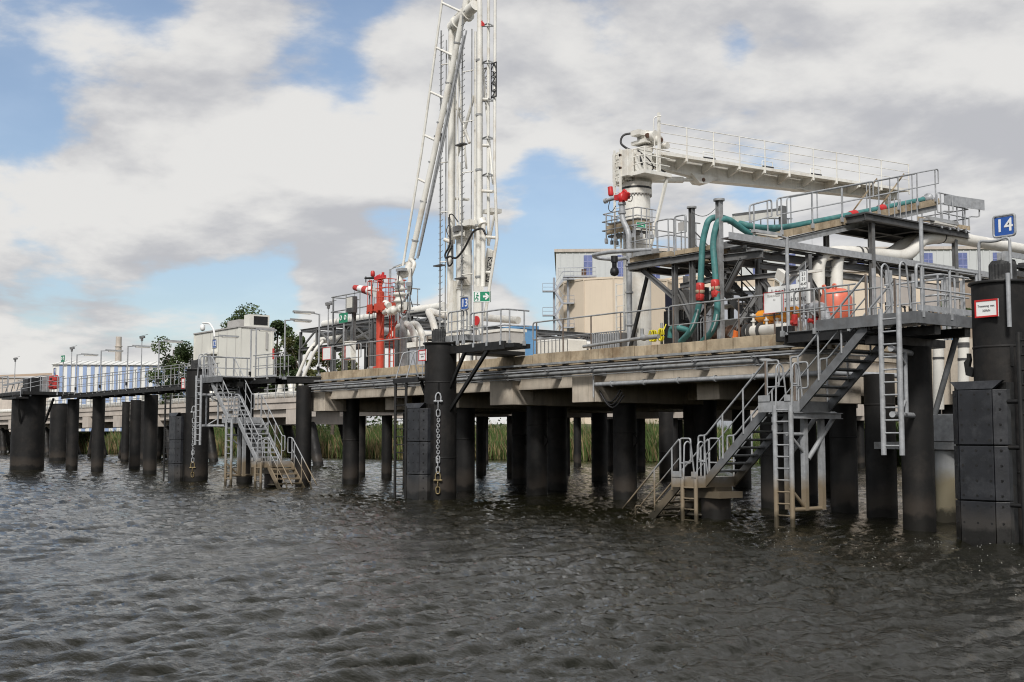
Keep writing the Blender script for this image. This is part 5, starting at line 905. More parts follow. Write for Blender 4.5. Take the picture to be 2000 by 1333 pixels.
part(G, 'blank_plate', m_grey, lambda m: m.box((8.52, 4.0, 9.35), (8.78, 4.03, 9.65)))
part(G, 'chain', m_steel, lambda m: m.tube([(9.1+1.3*t, 4.05, 9.95+.1*t-.28*math.sin(math.pi*t)) for t in [i/10 for i in range(11)]], .012, 4))
st = thing('gallery_stair', 'dark steel stair descending rightwards under the hoses', 'stair', (9, 5, 5.2))
for y in (5.0, 5.9): part(st, 'stringer', m_steel, lambda m: m.prism([(8.4, y, 8.55), (8.4, y, 8.25), (11.6, y, 5.25), (11.6, y, 5.55)], (0, .05, 0)))
for i in range(13): part(st, 'tread', m_steel, lambda m: m.box((8.5+.24*i, 5.05, 8.28-.226*i), (8.75+.24*i, 5.9, 8.32-.226*i)))
for y in (4.97, 5.97): part(st, 'handrail', m_steel, lambda m: (m.tube([(8.4, y, 9.45), (11.6, y, 6.45)], .024, 5), m.tube([(8.4, y, 9.0), (11.6, y, 6.0)], .018, 5), [m.cyl((8.7+.9*i, y, 8.25-.844*i), (8.7+.9*i, y, 9.17-.844*i), .022, n=5) for i in range(4)]))
# hose ramp
RP = thing('hose_ramp', 'inclined steel hose ramp with grey railings rising to the right', 'ramp', (11, 9, 9))
ra, rb = Vector((11.3, 4.15, 8.55)), Vector((11.3, 15.45, 11.28)); 
part(RP, 'side_channel', m_kerb, lambda m: m.bar(ra+Vector((0, 0, .08)), rb+Vector((0, 0, .08)), .05, .24)); part(RP, 'side_channel', m_midsteel, lambda m: m.bar(ra+Vector((-.9, 0, .08)), rb+Vector((-.9, 0, .08)), .05, .24))
part(RP, 'floor', m_galv_old, lambda m: m.bar(ra+Vector((-.45, 0, .0)), rb+Vector((-.45, 0, 0)), .84, .04)); part(RP, 'under_beam', m_galv_old, lambda m: (m.ibeam(ra+Vector((-.05, .2, -.17)), rb+Vector((-.05, -.1, -.17)), .1, .2), m.ibeam(ra+Vector((-.85, .2, -.17)), rb+Vector((-.85, -.1, -.17)), .1, .2)))
dv = (rb-ra); 
railing(RP, [ra+Vector((.06, .25, .2)), ra+dv*.12+Vector((.06, 0, .2))], 1.12, (.56,), 1.3, .028, m_galv, loops=(True, True)); railing(RP, [ra+dv*.145+Vector((.06, 0, .2)), ra+dv*.62+Vector((.06, 0, .2))], 1.12, (.56,), 1.6, .028, m_galv, loops=(True, True)); railing(RP, [ra+dv*.63+Vector((.06, 0, .2)), rb+Vector((.06, -.1, .2))], 1.12, (.56,), 1.5, .028, m_galv, loops=(False, True)); railing(RP, [ra+dv*.3+Vector((-.95, 0, .2)), rb+Vector((-.95, -.1, .2))], 1.1, (.56,), 1.6, .024, m_galv, loops=(True, False))
part(RP, 'light_bar', m_offwhite, lambda m: m.bar((10.5, 4.6, 9.55), (10.5, 7.0, 10.02), .1, .22)); part(RP, 'light_bar_frame', m_midsteel, lambda m: (m.bar((10.5, 4.6, 9.70), (10.5, 7.0, 10.18), .12, .08), m.box((10.42, 7.0, 9.5), (10.58, 7.25, 10.3))))
for dx in (0, -.35): pass
# upper platform
U = thing('upper_platform', 'dark steel upper platform at the end of the hose ramp', 'platform', (13, 13, 9.9))
part(U, 'deck', m_steel, lambda m: m.box((9.8, 9.6, 10.10), (12.15, 16.0, 10.15)))
for p, q_ in (((12.15, 9.5, 9.97), (12.15, 16.0, 9.97)), ((9.8, 9.5, 9.97), (9.8, 16.0, 9.97)), ((9.8, 9.6, 9.95), (12.05, 9.6, 9.95)), ((9.8, 15.9, 9.95), (12.05, 15.9, 9.95)), ((9.8, 12.8, 9.93), (12.05, 12.8, 9.93)), ((11.0, 9.6, 9.91), (11.0, 15.9, 9.91))): part(U, 'beam', m_steel, lambda m: m.ibeam(p, q_, .18, .24))
part(U, 'toe_board', m_kerb, lambda m: m.box((12.2, 12.6, 10.16), (12.24, 16.0, 10.31)))
railing(U, [(12.2, 13.9, 10.17), (12.2, 15.95, 10.17), (10.0, 15.95, 10.17)], 1.2, (.45, .8), .7, .026, m_galv, loops=(True, False))
for i in range(6): part(U, 'baluster', m_galv, lambda m: m.cyl((11.9, 11.3+.35*i, 10.17), (11.9, 11.3+.35*i, 10.92), .02, n=5))
c_ = Vector((12.35, 15.5, 11.16)); board('wind_panel', 'pale grey sheet panel on the railing at the far right of the upper platform', 'panel', c_, 2.2, .40, m_galv, None, (.15, .99, 0), .03)
t = thing('panel_frame', 'bent grey pipe frame holding the pale sheet panel', 'frame', c_)
for y in (14.6, 16.4): part(t, 'pipe', m_galv, lambda m: m.tube(fillet([(12.4, y, 11.3), (12.4, y, 10.7), (12.2, y-.4, 10.7), (12.2, y-.4, 10.17)], .1, 3), .028, 6))
# perforated cable tray over the gallery
t = thing('cable_tray', 'long galvanised cable tray running inland above the pipework at right', 'cable tray', (12.3, 10, 8.6)); part(t, 'tray', m_galv, lambda m: (m.box((12.0, 2.65, 8.50), (12.03, 20.5, 8.72)), m.box((11.6, 2.65, 8.55), (11.99, 20.5, 8.57)))); part(t, 'cables', m_rubber, lambda m: [m.tube([(11.65+.1*i, 3.0, 8.46), (11.65+.1*i, 8.0, 8.43), (11.65+.1*i, 13.0, 8.47), (11.65+.1*i, 19.0, 8.44)], .035, 5) for i in range(3)])
for i in range(9): part(t, 'bracket', m_steel, lambda m: m.box((11.4, 3.4+1.9*i, 8.30), (12.02, 3.48+1.9*i, 8.38)))
t = thing('pipe_bridge', 'galvanised pipe bridge carrying white pipe beyond the number 14 sign', 'pipe bridge', (14.6, 17, 8.5))
part(t, 'beam', m_galv, lambda m: (m.box((14.55, 14.3, 8.72), (14.6, 26, 8.92)), m.box((14.5, 14.2, 7.0), (14.65, 14.5, 8.9)), m.box((14.2, 14.4, 7.0), (14.35, 14.6, 8.9)))); part(t, 'under_frame', m_steel, lambda m: (m.box((14.0, 14.6, 8.1), (14.5, 26, 8.3)), m.box((14.1, 14.6, 8.45), (14.4, 26, 8.55)), [m.box((14.05, 15+1.1*i, 8.3), (14.45, 15.2+1.1*i, 8.7)) for i in range(9)]))
# ------------------------------------------------------------------ white product pipes
pipe('product_pipe', 'thick white pipe rising from the deck and stepping up to the right', [(11.70,7.40,6.26), (11.70,7.47,8.45), (11.60,8.79,8.73), (11.70,10.42,8.78), (11.80,12.50,8.87), (11.80,13.54,9.66), (11.80,14.45,9.81), (11.90,15.59,9.87), (11.90,20.49,9.89), (11.90,29.27,9.95)], .23, m_offwhite, .5, 16, [((11.68,9.73,8.76), (0, 1, 0)), ((11.69,10.01,8.76), (0, 1, 0)), ((11.82,14.69,9.83), (0, 1, 0))])
pipe('product_pipe', 'second thick white pipe rising beside the first behind the red tank', [(11.70,8.40,6.32), (11.70,8.48,8.55), (11.10,10.96,8.96), (11.10,12.36,9.00), (11.10,13.79,9.74), (11.10,15.55,9.96)], .22, m_offwhite, .45, 16)
pipe('riser_pipe', 'stained white vertical pipe with flange under the right-hand platform, nearer the stair', [(17.99,4.50,3.09), (18.05,4.50,5.21)], .15, m_offwhite, .1, 16, [((18.05,4.50,4.98), (0, 0, 1)), ((18.04,4.50,4.92), (0, 0, 1.5)), ((18.03,4.50,4.52), (0, 0, 1))])
pipe('riser_pipe', 'stained white vertical pipe with flange under the right-hand platform, nearer the dolphin', [(18.75,4.50,3.08), (18.83,4.50,5.33)], .15, m_offwhite, .1, 16, [((18.81,4.50,4.88), (0, 0, 1)), ((18.81,4.50,4.82), (0, 0, 1.5)), ((18.80,4.50,4.45), (0, 0, 1))])
m_whitetide = mat('white_pile_tide_stained', (.42, .43, .43), .7, var=.1, scale=2, tide=(1.5, (.30, .25, .14), (.05, .045, .03)), streak=.2)
t = thing('riser_caisson', 'pale grey caisson standing in the water behind the fender', 'caisson', (18.6, 4.6, 0)); part(t, 'shaft', m_whitetide, lambda m: m.cyl((18.3, 4.5, -3), (18.3, 4.5, 1.95), .4, n=26)); part(t, 'shaft', m_whitetide, lambda m: m.cyl((19.35, 4.5, -3), (19.35, 4.5, 1.95), .4, n=26)); part(t, 'cross_beam', m_galv_old, lambda m: m.box((16.2, 4.0, 1.98), (20.2, 5.0, 2.18))); part(t, 'box_head', m_galv, lambda m: m.box((17.9, 4.05, 2.2), (19.9, 5.0, 2.95)), .02)
t = thing('concrete_abutment', 'weathered concrete abutment behind the right-hand access platform', 'abutment', (20, 9, 4)); part(t, 'beam', m_conc, lambda m: m.box((15.6, 7.2, 3.3), (27, 8.4, 5.25))); part(t, 'block', m_conc, lambda m: m.box((16.9, 6.9, 3.6), (18.4, 7.15, 4.9))); 
for x in (16.5, 20.5, 24.5): part(t, 'pile', m_pile, lambda m: m.cyl((x, 7.8, -3), (x, 7.8, 3.3), .42, n=24))
# ------------------------------------------------------------------ teal hoses
def hose(label, pts, collar):
    t = thing('loading_hose', label, 'hose', pts[0]); P_ = fillet(pts, .8, 8); h = part(t, 'hose', m_hose, lambda m: m.tube(P_, .105, 12)); c = Vector(collar[0]); d = (Vector(collar[1])-c).normalized()
    cl = part(t, 'collar', m_red2, lambda m: m.lathe(c, [(.11, -.02), (.14, .0), (.15, .16), (.135, .22), (.135, .34), (.15, .4), (.14, .56), (.11, .58)], 14, d)); part(cl, 'band', m_kerb, lambda m: m.lathe(c, [(.14, .22), (.156, .225), (.156, .335), (.14, .34)], 14, d)); part(cl, 'strap', m_red2, lambda m: m.bar(c+d*.05+Vector((.07, -.12, 0)), c+d*.5+Vector((.07, -.12, 0)), .05, .04))
    part(t, 'stripe', m_hosestripe, lambda m: m.tube([p+Vector((.075, -.075, 0)) for p in P_ if p.z < 7.0 and p.x > pts[0][0]-.1][:14] or P_[:2], .03, 5)); return t
H1 = [(7.87,4.30,5.89), (8.12,4.20,6.08), (8.65,4.00,6.03), (9.19,3.75,5.72)]
hose('teal loading hose looped over the gallery beam, left of the pair', [(8.59,4.00,5.55), (9.36,3.75,5.88), (9.74,3.70,6.62), (9.83,3.70,7.64), (9.83,3.80,8.85), (10.02,3.90,9.57), (10.14,4.30,9.66), (10.75, 5.3, 9.30), (11.0, 6.6, 9.42), (11.16, 9.0, 9.98), (11.16, 12.0, 10.71), (11.16, 14.6, 11.34)], ((9.77,3.70,6.84), (9.80,3.70,7.38)))
hose('teal loading hose looped over the gallery beam, right of the pair', [(9.58,4.00,5.48), (10.28,3.75,5.77), (10.56,3.70,6.38), (10.49,3.70,7.40), (10.28,3.80,8.79), (10.43,3.90,9.46), (10.52,4.30,9.53), (10.6, 5.6, 9.0), (10.75, 7.0, 9.45), (10.9, 9.0, 9.95), (10.9, 11.6, 10.6)], ((10.48,3.70,6.88), (10.45,3.70,7.42)))
t = thing('hose_elbow', 'teal hose bend lying on the deck left of the two hoses', 'hose', H1[0]); part(t, 'hose', m_hose, lambda m: m.tube(fillet([(7.69,4.40,5.76), (7.75,4.40,6.08), (8.29,4.20,6.07), (8.51,4.60,5.93)], .4, 6), .105, 12))
t = thing('hose_end_flange', 'steel flange at the upper end of the teal hose', 'flange', (11.05, 15.2, 11.4)); part(t, 'flange', m_galv, lambda m: m.lathe((11.16, 14.6, 11.35), [(.12, 0), (.12, .3), (.2, .32), (.2, .4), (.12, .42)], 14, (0, .97, .24)))
for i, (yy, lab) in enumerate(((10.2, 'red strap round the hose halfway up the ramp'), (11.9, 'red strap round the hose near the ramp top'))):
    t = thing('hose_strap', lab, 'strap', (11.05, yy, 10.2)); z = 9.98+(yy-9)*.243; part(t, 'band', m_signred, lambda m: m.lathe((11.16, yy, z), [(.12, -.2), (.14, -.15), (.14, .15), (.12, .2)], 12, (0, .97, .24))); part(t, 'strap', m_kerb, lambda m: m.bar((11.15, yy, z+.1), (11.3, yy+1.3, z+1.45), .012, .06))
# ------------------------------------------------------------------ equipment on the deck
def valve_set(m, x, y, z, k=1): m.cyl((x, y, z-.2*k), (x, y, z+.2*k), .05*k, n=8); m.cyl((x, y, z+.2*k), (x, y, z+.24*k), .13*k, n=10); m.cyl((x, y, z-.02), (x, y, z+.02), .1*k, n=8)
ey = 4.7
t = thing('manifold', 'white and brown pipe manifold with orange valves behind the kerb', 'manifold', (12, ey, 5.3))
part(t, 'pipe', m_offwhite, lambda m: m.cyl((11.25, ey-.3, 5.72), (13.4, ey-.3, 5.72), .19, n=16)); part(t, 'end_pipe', m_rust, lambda m: (m.cyl((9.3, ey, 5.75), (11.1, ey-.25, 5.75), .16, n=14), [m.cyl((9.45+.42*i, ey-.06*i, 5.75), (9.52+.42*i, ey-.06*i, 5.75), .27, n=14) for i in range(5)])); [part(t, 'flange', m_steel, lambda m: m.cyl((x, ey-.3, 5.72), (x+.06, ey-.3, 5.72), .28, n=16)) for x in (11.15, 11.35, 11.75)]
for x, s in ((11.95, .2), (12.75, .22)): part(t, 'orange_actuator', m_orange, lambda m: (m.cyl((x-.35, ey-.15, 6.2), (x+.32, ey-.15, 6.2), s, n=16), m.cyl((x-.45, ey-.15, 6.2), (x-.35, ey-.15, 6.2), s*.7, n=12), m.box((x-.15, ey-.25, 5.95), (x+.15, ey-.05, 6.1))))
for x in (11.45, 12.0, 12.45, 13.1): part(t, 'valve', m_offwhite, lambda m: valve_set(m, x, ey-.3, 6.05, .9))
for x in (13.35, 14.15): part(t, 'red_hydrant', m_red2, lambda m: (m.cyl((x, ey-.6, 5.75), (x, ey-.6, 6.1), .1, n=12), m.cyl((x, ey-.6, 5.85), (x-.12, ey-.8, 5.85), .07, n=8), m.cyl((x, ey-.6, 5.85), (x+.14, ey-.75, 5.85), .07, n=8)))
part(t, 'orange_rag', mat('orange_rag', (.75, .17, .03), .7), lambda m: m.prism([(10.75, ey-.55, 5.5), (10.95, ey-.55, 5.45), (10.9, ey-.5, 5.75), (10.78, ey-.5, 5.8)], (.0, .08, 0)))
part(t, 'cables', m_rubber, lambda m: [m.tube(fillet([(10.8+.23*i, ey, 5.6), (10.9+.25*i, ey-.2, 6.5+.1*(i % 3)), (11.2+.2*i, ey-.1, 6.3), (11.3+.2*i, ey, 5.6)], .15, 3), .016, 4) for i in range(6)])
part(t, 'small_pipes', m_galv, lambda m: [m.tube(fillet([(8.3+.14*i, ey+.3, 5.3), (8.3+.14*i, ey+.3, 6.4+.1*(i % 2)), (8.36+.14*i, ey+.5, 6.5)], .1, 2), .022, 5) for i in range(5)]+[m.tube(fillet([(13.4+.2*i, ey-.5, 5.4), (13.4+.2*i, ey-.5, 6.0+.12*(i % 3)), (13.5+.2*i, ey-.2, 6.0+.12*(i % 3))], .1, 2), .03, 5) for i in range(6)])
part(t, 'grey_pipe', m_galv, lambda m: (m.cyl((13.3, ey-.2, 6.25), (14.3, ey-.2, 6.25), .14, n=12), m.cyl((13.9, ey-.2, 5.95), (15, ey-.2, 5.95), .06, n=8), [m.cyl((13.5+.35*i, ey-.2, 6.25), (13.54+.35*i, ey-.2, 6.25), .18, n=12) for i in range(3)]))
t = thing('control_cabinet', 'dark blue fronted control box on a frame beside the crane', 'cabinet', (5.9, 6, 7)); part(t, 'case', m_grey, lambda m: m.box((5.85, 6.05, 6.95), (6.55, 6.6, 7.72)), .02); part(t, 'front', mat('navy_front', (.03, .035, .09), .4), lambda m: m.box((5.88, 6.0, 6.98), (6.35, 6.045, 7.69))); part(t, 'stand', m_steel, lambda m: (m.box((5.9, 6.2, 5.2), (6.0, 6.3, 6.95)), m.box((6.4, 6.2, 5.2), (6.5, 6.3, 6.95)))); part(t, 'black_gear', m_rubber, lambda m: (m.box((6.1, 5.7, 5.4), (6.6, 6.1, 6.9)), m.cyl((6.9, 5.8, 6.2), (7.1, 5.6, 6.3), .25, n=12), m.box((7.0, 5.9, 5.5), (7.6, 6.2, 6.6))))
t = thing('pump_skid', 'grey pump skid with frame between crane and hoses', 'skid', (8, 6.4, 5.2)); part(t, 'frame', m_grey, lambda m: (m.box((7.6, 6.4, 6.95), (9.6, 7.6, 7.0)), m.box((7.7, 6.5, 5.2), (7.8, 6.6, 6.95)), m.box((9.4, 6.5, 5.2), (9.5, 6.6, 6.95)), m.box((8.0, 6.8, 5.4), (9.2, 7.5, 6.5)))); part(t, 'box', m_steel, lambda m: m.box((7.35, 6.3, 7.1), (7.6, 6.5, 7.7)))
t = thing('hose_coil', 'bright yellow hose coiled on a post behind the railing', 'hose', (7.5, 4.2, 5.6)); part(t, 'coil', m_yellow, lambda m: [m.tube([(7.22+.05*(i % 3)-.05+.09*math.cos(a*.55), 4.15-.03*i, 5.84+.19*math.sin(a*.55)) for a in range(12)], .022, 5, False) for i in range(7)]+[m.tube([(7.52+.05*(i % 3)-.05+.08*math.cos(a*.55), 4.2-.03*i, 5.86+.21*math.sin(a*.55)) for a in range(12)], .022, 5, False) for i in range(6)]); part(t, 'tail', m_yellow, lambda m: m.cyl((7.5, 4.2, 5.9), (7.5, 4.4, 6.25), .02, n=5)); part(t, 'post', m_galv_old, lambda m: m.cyl((7.38, 4.3, 5.2), (7.38, 4.3, 6.3), .05, n=8))
t = thing('support_pole', 'dark slanting steel prop leaning beside the crane foot', 'prop', (5.6, 4.8, 5.3)); part(t, 'pole', m_black, lambda m: m.bar((5.45, 4.6, 5.5), (6.5, 4.6, 8.4), .09, .11))
t = thing('louvre_box', 'grey ribbed cabinet at the crane foot behind the kerb', 'cabinet', (3.8, 4.8, 5.3)); part(t, 'case', m_midsteel, lambda m: m.box((3.35, 4.6, 5.25), (5.0, 5.4, 6.15))); part(t, 'ribs', m_galv, lambda m: [m.box((3.40+.13*i, 4.56, 5.25), (3.45+.13*i, 4.595, 6.2)) for i in range(13)])
t = thing('red_vessel', 'salmon red pressure vessel with domed top and grey elbow pipe', 'vessel', (14.9, 4.4, 5.3)); part(t, 'shell', m_tankred, lambda m: m.lathe((14.7, 4.4, 5.2), [(.36, 0), (.36, .5), (.46, .55), (.47, 1.05), (.47, 1.3), (.40, 1.48), (.28, 1.58), (.1, 1.62), (.02, 1.63)], 28)); [part(t, 'lug', m_tankred, lambda m: m.tube(fillet([(14.7+a, 4.15, 6.6), (14.7+a, 4.12, 6.9), (14.8+a, 4.12, 6.9), (14.8+a, 4.15, 6.6)], .05, 2), .03, 6)) for a in (-.28, .1)]; part(t, 'elbow', m_galv, lambda m: (m.tube(fillet([(14.25, 4.0, 6.2), (14.6, 3.85, 6.22), (14.75, 3.8, 5.85), (14.8, 3.8, 5.35)], .35, 6), .17, 14), m.lathe((14.76, 3.8, 5.8), [(.23, 0), (.23, .06)], 14), m.cyl((14.2, 4.02, 6.19), (14.27, 3.99, 6.2), .24, n=14)))
board('fire_water_sign', 'large white fire-water inlet sign with black lettering behind the lamp post', 'sign', (13.22,4.00,6.71), 1.62, .64, m_signwhite, None, texts=[('Löschwasser', .22, 0, .15, m_signblack, 1.35), ('einspeisung', .22, 0, -.13, m_signblack, 1.3)])
board('notice_board', 'white red-edged notice board on the kerb railing before the fire-water sign', 'board', (13.25,3.25,6.43), .78, .66, m_signwhite, m_signred, texts=[('TRINKWASSER', .10, 0, .2, m_grey, .5), ('0,5', .07, .03, .08, m_grey)], rimw=.015)
t = board('berth_list_sign', 'small white sign with rows of numbers in a tube frame', 'sign', (14.12,3.60,7.09), .30, .56, m_signwhite, m_galv, texts=[('21', .14, 0, .15, m_signblack), ('31', .14, 0, 0, m_signblack), ('42-47', .11, 0, -.15, m_signblack, .22)], rimw=.03)
part(t, 'post', m_galv, lambda m: m.cyl(Vector((14.11,3.62,6.86)), Vector((14.08,3.62,5.62)), .03, n=7)); part(t, 'upper_stem', m_galv, lambda m: m.cyl(Vector((14.18,3.62,7.33)), Vector((14.19,3.62,7.61)), .015, n=6))
t = thing('junction_box', 'black junction box hung on the kerb before the lamp post', 'box', (13.85, 3.0, 5.3)); part(t, 'case', m_black, lambda m: m.box((13.55, 2.95, 5.18), (14.15, 3.12, 5.64)), .015); part(t, 'door_plate', m_steel, lambda m: m.box((13.8, 2.92, 5.3), (13.95, 2.948, 5.45)))
t = thing('flood_lamp', 'white floodlight and dome under the gallery beside the tall pole', 'floodlight', (12.8, 4.5, 7.3)); part(t, 'housing', m_offwhite, lambda m: (m.bar((12.35, 4.6, 7.55), (12.75, 4.5, 7.3), .2, .3), m.bar((11.9, 4.9, 7.52), (13.8, 4.9, 7.50), .12, .08))); part(t, 'bracket', m_rubber, lambda m: (m.cyl((12.8, 4.4, 6.8), (12.8, 4.4, 7.5), .02, n=5),))
# instrument panels behind the right-hand platform
m_beigepanel = mat('beige_panel', (.46, .42, .385), .6, var=.06)
t = thing('instrument_rack', 'row of beige instrument panels between galvanised posts behind the dark stair', 'rack', (14.5, 8, 5.3))
for i, (ya, yb) in enumerate(((5.9, 6.35), (6.65, 7.75), (8.45, 9.4), (9.9, 10.5))): part(t, 'panel', m_beigepanel, lambda m: m.box((15.0, ya, 6.45), (15.05, yb, 7.25)))
for y in (5.75, 6.45, 6.6, 7.85, 8.3, 9.5, 9.8, 10.6): part(t, 'post', m_galv, lambda m: (m.box((15.06, y-.05, 5.25), (15.14, y+.05, 7.5)),)); 
part(t, 'conduits', m_rubber, lambda m: [m.tube(fillet([(15.0+.02*(i % 3), 5.9+.26*i, 6.5), (15.02, 5.95+.26*i, 6.0), (15.2, 5.95+.26*i, 5.3)], .1, 2), .03, 5) for i in range(18)])
part(t, 'pumps', m_blue, lambda m: [m.cyl((15.6, 6.5+1.4*i, 5.35), (15.9, 6.5+1.4*i, 5.5), .16, n=10) for i in range(3)])

# ------------------------------------------------------------------ platform clutter left of the crane
t = thing('blue_container', 'blue corrugated skip container behind the kerb railing', 'container', (-7.87,10.00,6.32)); c0, c1 = Vector((-7.86,9.00,6.28)), Vector((-6.41,9.00,6.20)); x0, x1 = c0.x, c1.x
part(t, 'wall', m_blue, lambda m: m.box((x0, 9.0, 5.25), (x1, 9.9, 7.35))); part(t, 'rim', m_blue, lambda m: (m.box((x0-.06, 8.92, 7.35), (x1+.06, 9.95, 7.5))))
for i in range(9): part(t, 'rib', m_blue, lambda m: m.box((x0+.1+(x1-x0-.3)*i/8, 8.92, 5.3), (x0+.2+(x1-x0-.3)*i/8, 8.998, 7.34)))
part(t, 'hose_reel', m_signwhite, lambda m: m.tube([(x1-.7+.4*math.cos(a*.5236), 8.7, 6.6+.4*math.sin(a*.5236)) for a in range(10)], .05, 6))
t = thing('ibc_tank', 'white caged liquid tank beside the blue container', 'tank', (2, 5.2, 5.3)); a_, b_ = Vector((-0.63,5.00,5.75)), Vector((1.48,5.00,5.63)); x0, x1 = a_.x, b_.x
part(t, 'bladder', m_plas, lambda m: m.box((x0+.05, 5.05, 5.3), (x1-.05, 6.1, 6.18)), .06); part(t, 'cage', m_midsteel, lambda m: ([m.cyl((x0+(x1-x0)*i/9, 5.0, 5.25), (x0+(x1-x0)*i/9, 5.0, 6.22), .016, n=5) for i in range(10)], [m.cyl((x0, 5.0, z), (x1, 5.0, z), .016, n=5) for z in (5.3, 5.65, 6.22)]))
t = thing('pump_house', 'pale grey equipment box at the foot of the loading arm', 'cabinet', (-4, 6.5, 5.2)); a_, b_ = Vector((-6.63,6.50,7.04)), Vector((-4.42,6.50,6.88)); part(t, 'case', m_grey, lambda m: m.box((a_.x, 6.5, 5.2), (b_.x, 7.6, 6.95)), .02); part(t, 'lid', m_offwhite, lambda m: m.box((a_.x-.05, 6.45, 6.96), (b_.x+.05, 7.65, 7.08))); part(t, 'red_disc', m_signred, lambda m: m.cyl((a_.x+.25, 6.3, 7.55), (a_.x+.25, 6.36, 7.55), .22, n=16))
t = thing('grey_cabinet', 'grey steel cabinet with white pipes at the railing right of the red tower', 'cabinet', (-9.19,5.20,6.19)); a_, b_ = Vector((-9.84,5.00,6.22)), Vector((-8.47,5.00,6.14)); part(t, 'case', m_rough, lambda m: m.box((a_.x, 5.0, 5.25), (b_.x, 5.8, 6.45))); part(t, 'top', m_white, lambda m: m.box((a_.x-.1, 4.9, 6.46), (b_.x, 5.9, 6.7)))
for px, lab in (((-15.54,8.00,6.39), 'dark grey steel column behind the red tower ladder'), ((-13.80,7.20,6.27), 'pale grey round post right of the red tower ladder')):
    px = Vector(px); t = thing('steel_post', lab, 'post', (px.x, px.y, 5.2)); z1 = 9.9 if px.y > 7.5 else 8.6; part(t, 'shaft', m_midsteel if px.y > 7.5 else m_galv, lambda m: (m.ibeam((px.x, px.y, 5.2), (px.x, px.y, z1), .28, .28) if px.y > 7.5 else m.cyl((px.x, px.y, 5.2), (px.x, px.y, z1), .2, n=14)))
# ------------------------------------------------------------------ pipe racks behind
def rack(label, p0, p1, w_, z0, z1, n, pipes, legz=5.2):
    p0, p1 = Vector(p0), Vector(p1); d = (p1-p0).normalized(); s = Vector((-d.y, d.x, 0))*w_; t = thing('pipe_rack', label, 'pipe rack', p0); U_ = Vector((0, 0, 1)); A_ = lambda k, e, z: p0+(p1-p0)*k+s*e+U_*z
    for e in (0, 1):
        for z in (z0, z1): part(t, 'chord', m_midsteel, lambda m: m.ibeam(A_(0, e, z), A_(1, e, z), .22, .24))
        for i in range(n+1):
            part(t, 'upright', m_midsteel, lambda m: m.ibeam(A_(i/n, e, z0+.1), A_(i/n, e, z1-.1), .2, .2))
            if i % 2 == 0: part(t, 'leg', m_midsteel, lambda m: m.ibeam(A_(i/n, e, legz), A_(i/n, e, z0), .26, .26))
            if i < n: part(t, 'diagonal', m_midsteel, lambda m: m.bar(A_((i+(i % 2))/n, e, z0), A_((i+1-(i % 2))/n, e, z1), .12, .12))
    for i in range(n+1): part(t, 'cross_beam', m_midsteel, lambda m: (m.ibeam(A_(i/n, 0, z1), A_(i/n, 1, z1), .16, .2), m.ibeam(A_(i/n, 0, z0), A_(i/n, 1, z0), .16, .2)))
    for e, z, r, mt, k0, k1 in pipes: part(t, 'pipe', mt, lambda m: m.cyl(A_(k0, e, z), A_(k1, e, z), r, n=14))
    return t
rack('grey truss pipe rack with white pipes behind the kerb, left of the red tower', (-52.8, 22, 0), (-33, 22, 0), 3.0, 9.6, 11.15, 7, [(.3, 11.6, .32, m_white, .12, 1), (.5, 10.4, .3, m_offwhite, -.0, 1), (.2, 10.7, .2, m_galv, .1, 1), (.75, 10.3, .35, m_offwhite, .05, 1)], 4.9)
rack('grey truss pipe rack running inland behind the loading arm', (-20.5, 9.5, 0), (-20.5, 30, 0), 3.2, 7.7, 8.85, 9, [(-.3, 8.2, .18, m_galv, 0, 1), (-.6, 8.0, .22, m_offwhite, 0, 1)], 4.9)
g = thing('rack_platform', 'grey railed platform on top of the truss pipe rack', 'platform', (-44, 22, 11.2)); railing(g, [(-47.5, 24.5, 11.3), (-47.5, 21.9, 11.3), (-38.5, 21.9, 11.3), (-38.5, 24.5, 11.3)], 2.2, (1.0,), 2.0, .05, m_galv_old)
part(g, 'deck', m_galv_old, lambda m: m.box((-47.5, 21.9, 11.24), (-38.5, 24.5, 11.29)))
lamp('tall arched lamp behind the truss rack, left of the windsock', (-38.0, 21.5, 5.0), 14.7, (1, .4, 0), 2.0, .25, False, .09)
t = thing('slanted_pipes', 'white pipes slanting down from the truss rack to the trestle', 'pipes', (-51, 21, 5))
for k in range(2): part(t, 'pipe', m_offwhite, lambda m: m.tube(fillet([(-50.8+1.1*k, 22.5, 10.2), (-50.6+1.1*k, 21.6, 9.4), (-51.6+1.1*k, 20.8, 6.6), (-51.9+1.1*k, 20.8, 5.0)], .5, 4), .14, 10))
# ------------------------------------------------------------------ rear trestle and approach bridge
t = thing('pipe_trestle', 'long pale concrete pipe trestle behind the left walkway', 'trestle', (-90, 22, 0))
part(t, 'deck', m_conc_far, lambda m: m.box((-170, 20.0, 4.55), (-48, 26, 5.1))); part(t, 'kerb', m_conc_far, lambda m: m.box((-170, 19.9, 5.1), (-48, 20.3, 5.45))); part(t, 'edge_beam', m_conc_far, lambda m: m.box((-170, 20.3, 3.9), (-48, 20.9, 4.5)))
for i in range(12):
    x = -160+10*i; part(t, 'cross_beam', m_conc_far, lambda m: m.box((x-1.0, 19.8, 3.3), (x+1.0, 26.2, 4.5)))
    for s in (-1, 1): part(t, 'raking_pile', m_pile, lambda m: m.cyl((x+s*.6, 21.2, 3.4), (x+s*2.6, 21.2, -1.5), .42, n=16))
    part(t, 'raking_pile', m_pile, lambda m: m.cyl((x, 24.5, 3.4), (x, 26.0, -1.5), .42, n=16))
for e, z, r, mt in ((20.8, 5.75, .3, m_white), (21.7, 5.7, .25, m_offwhite), (22.6, 5.8, .35, m_white)): part(t, 'pipe', mt, lambda m: m.cyl((-170, e, z), (-48, e, z), r, n=12))
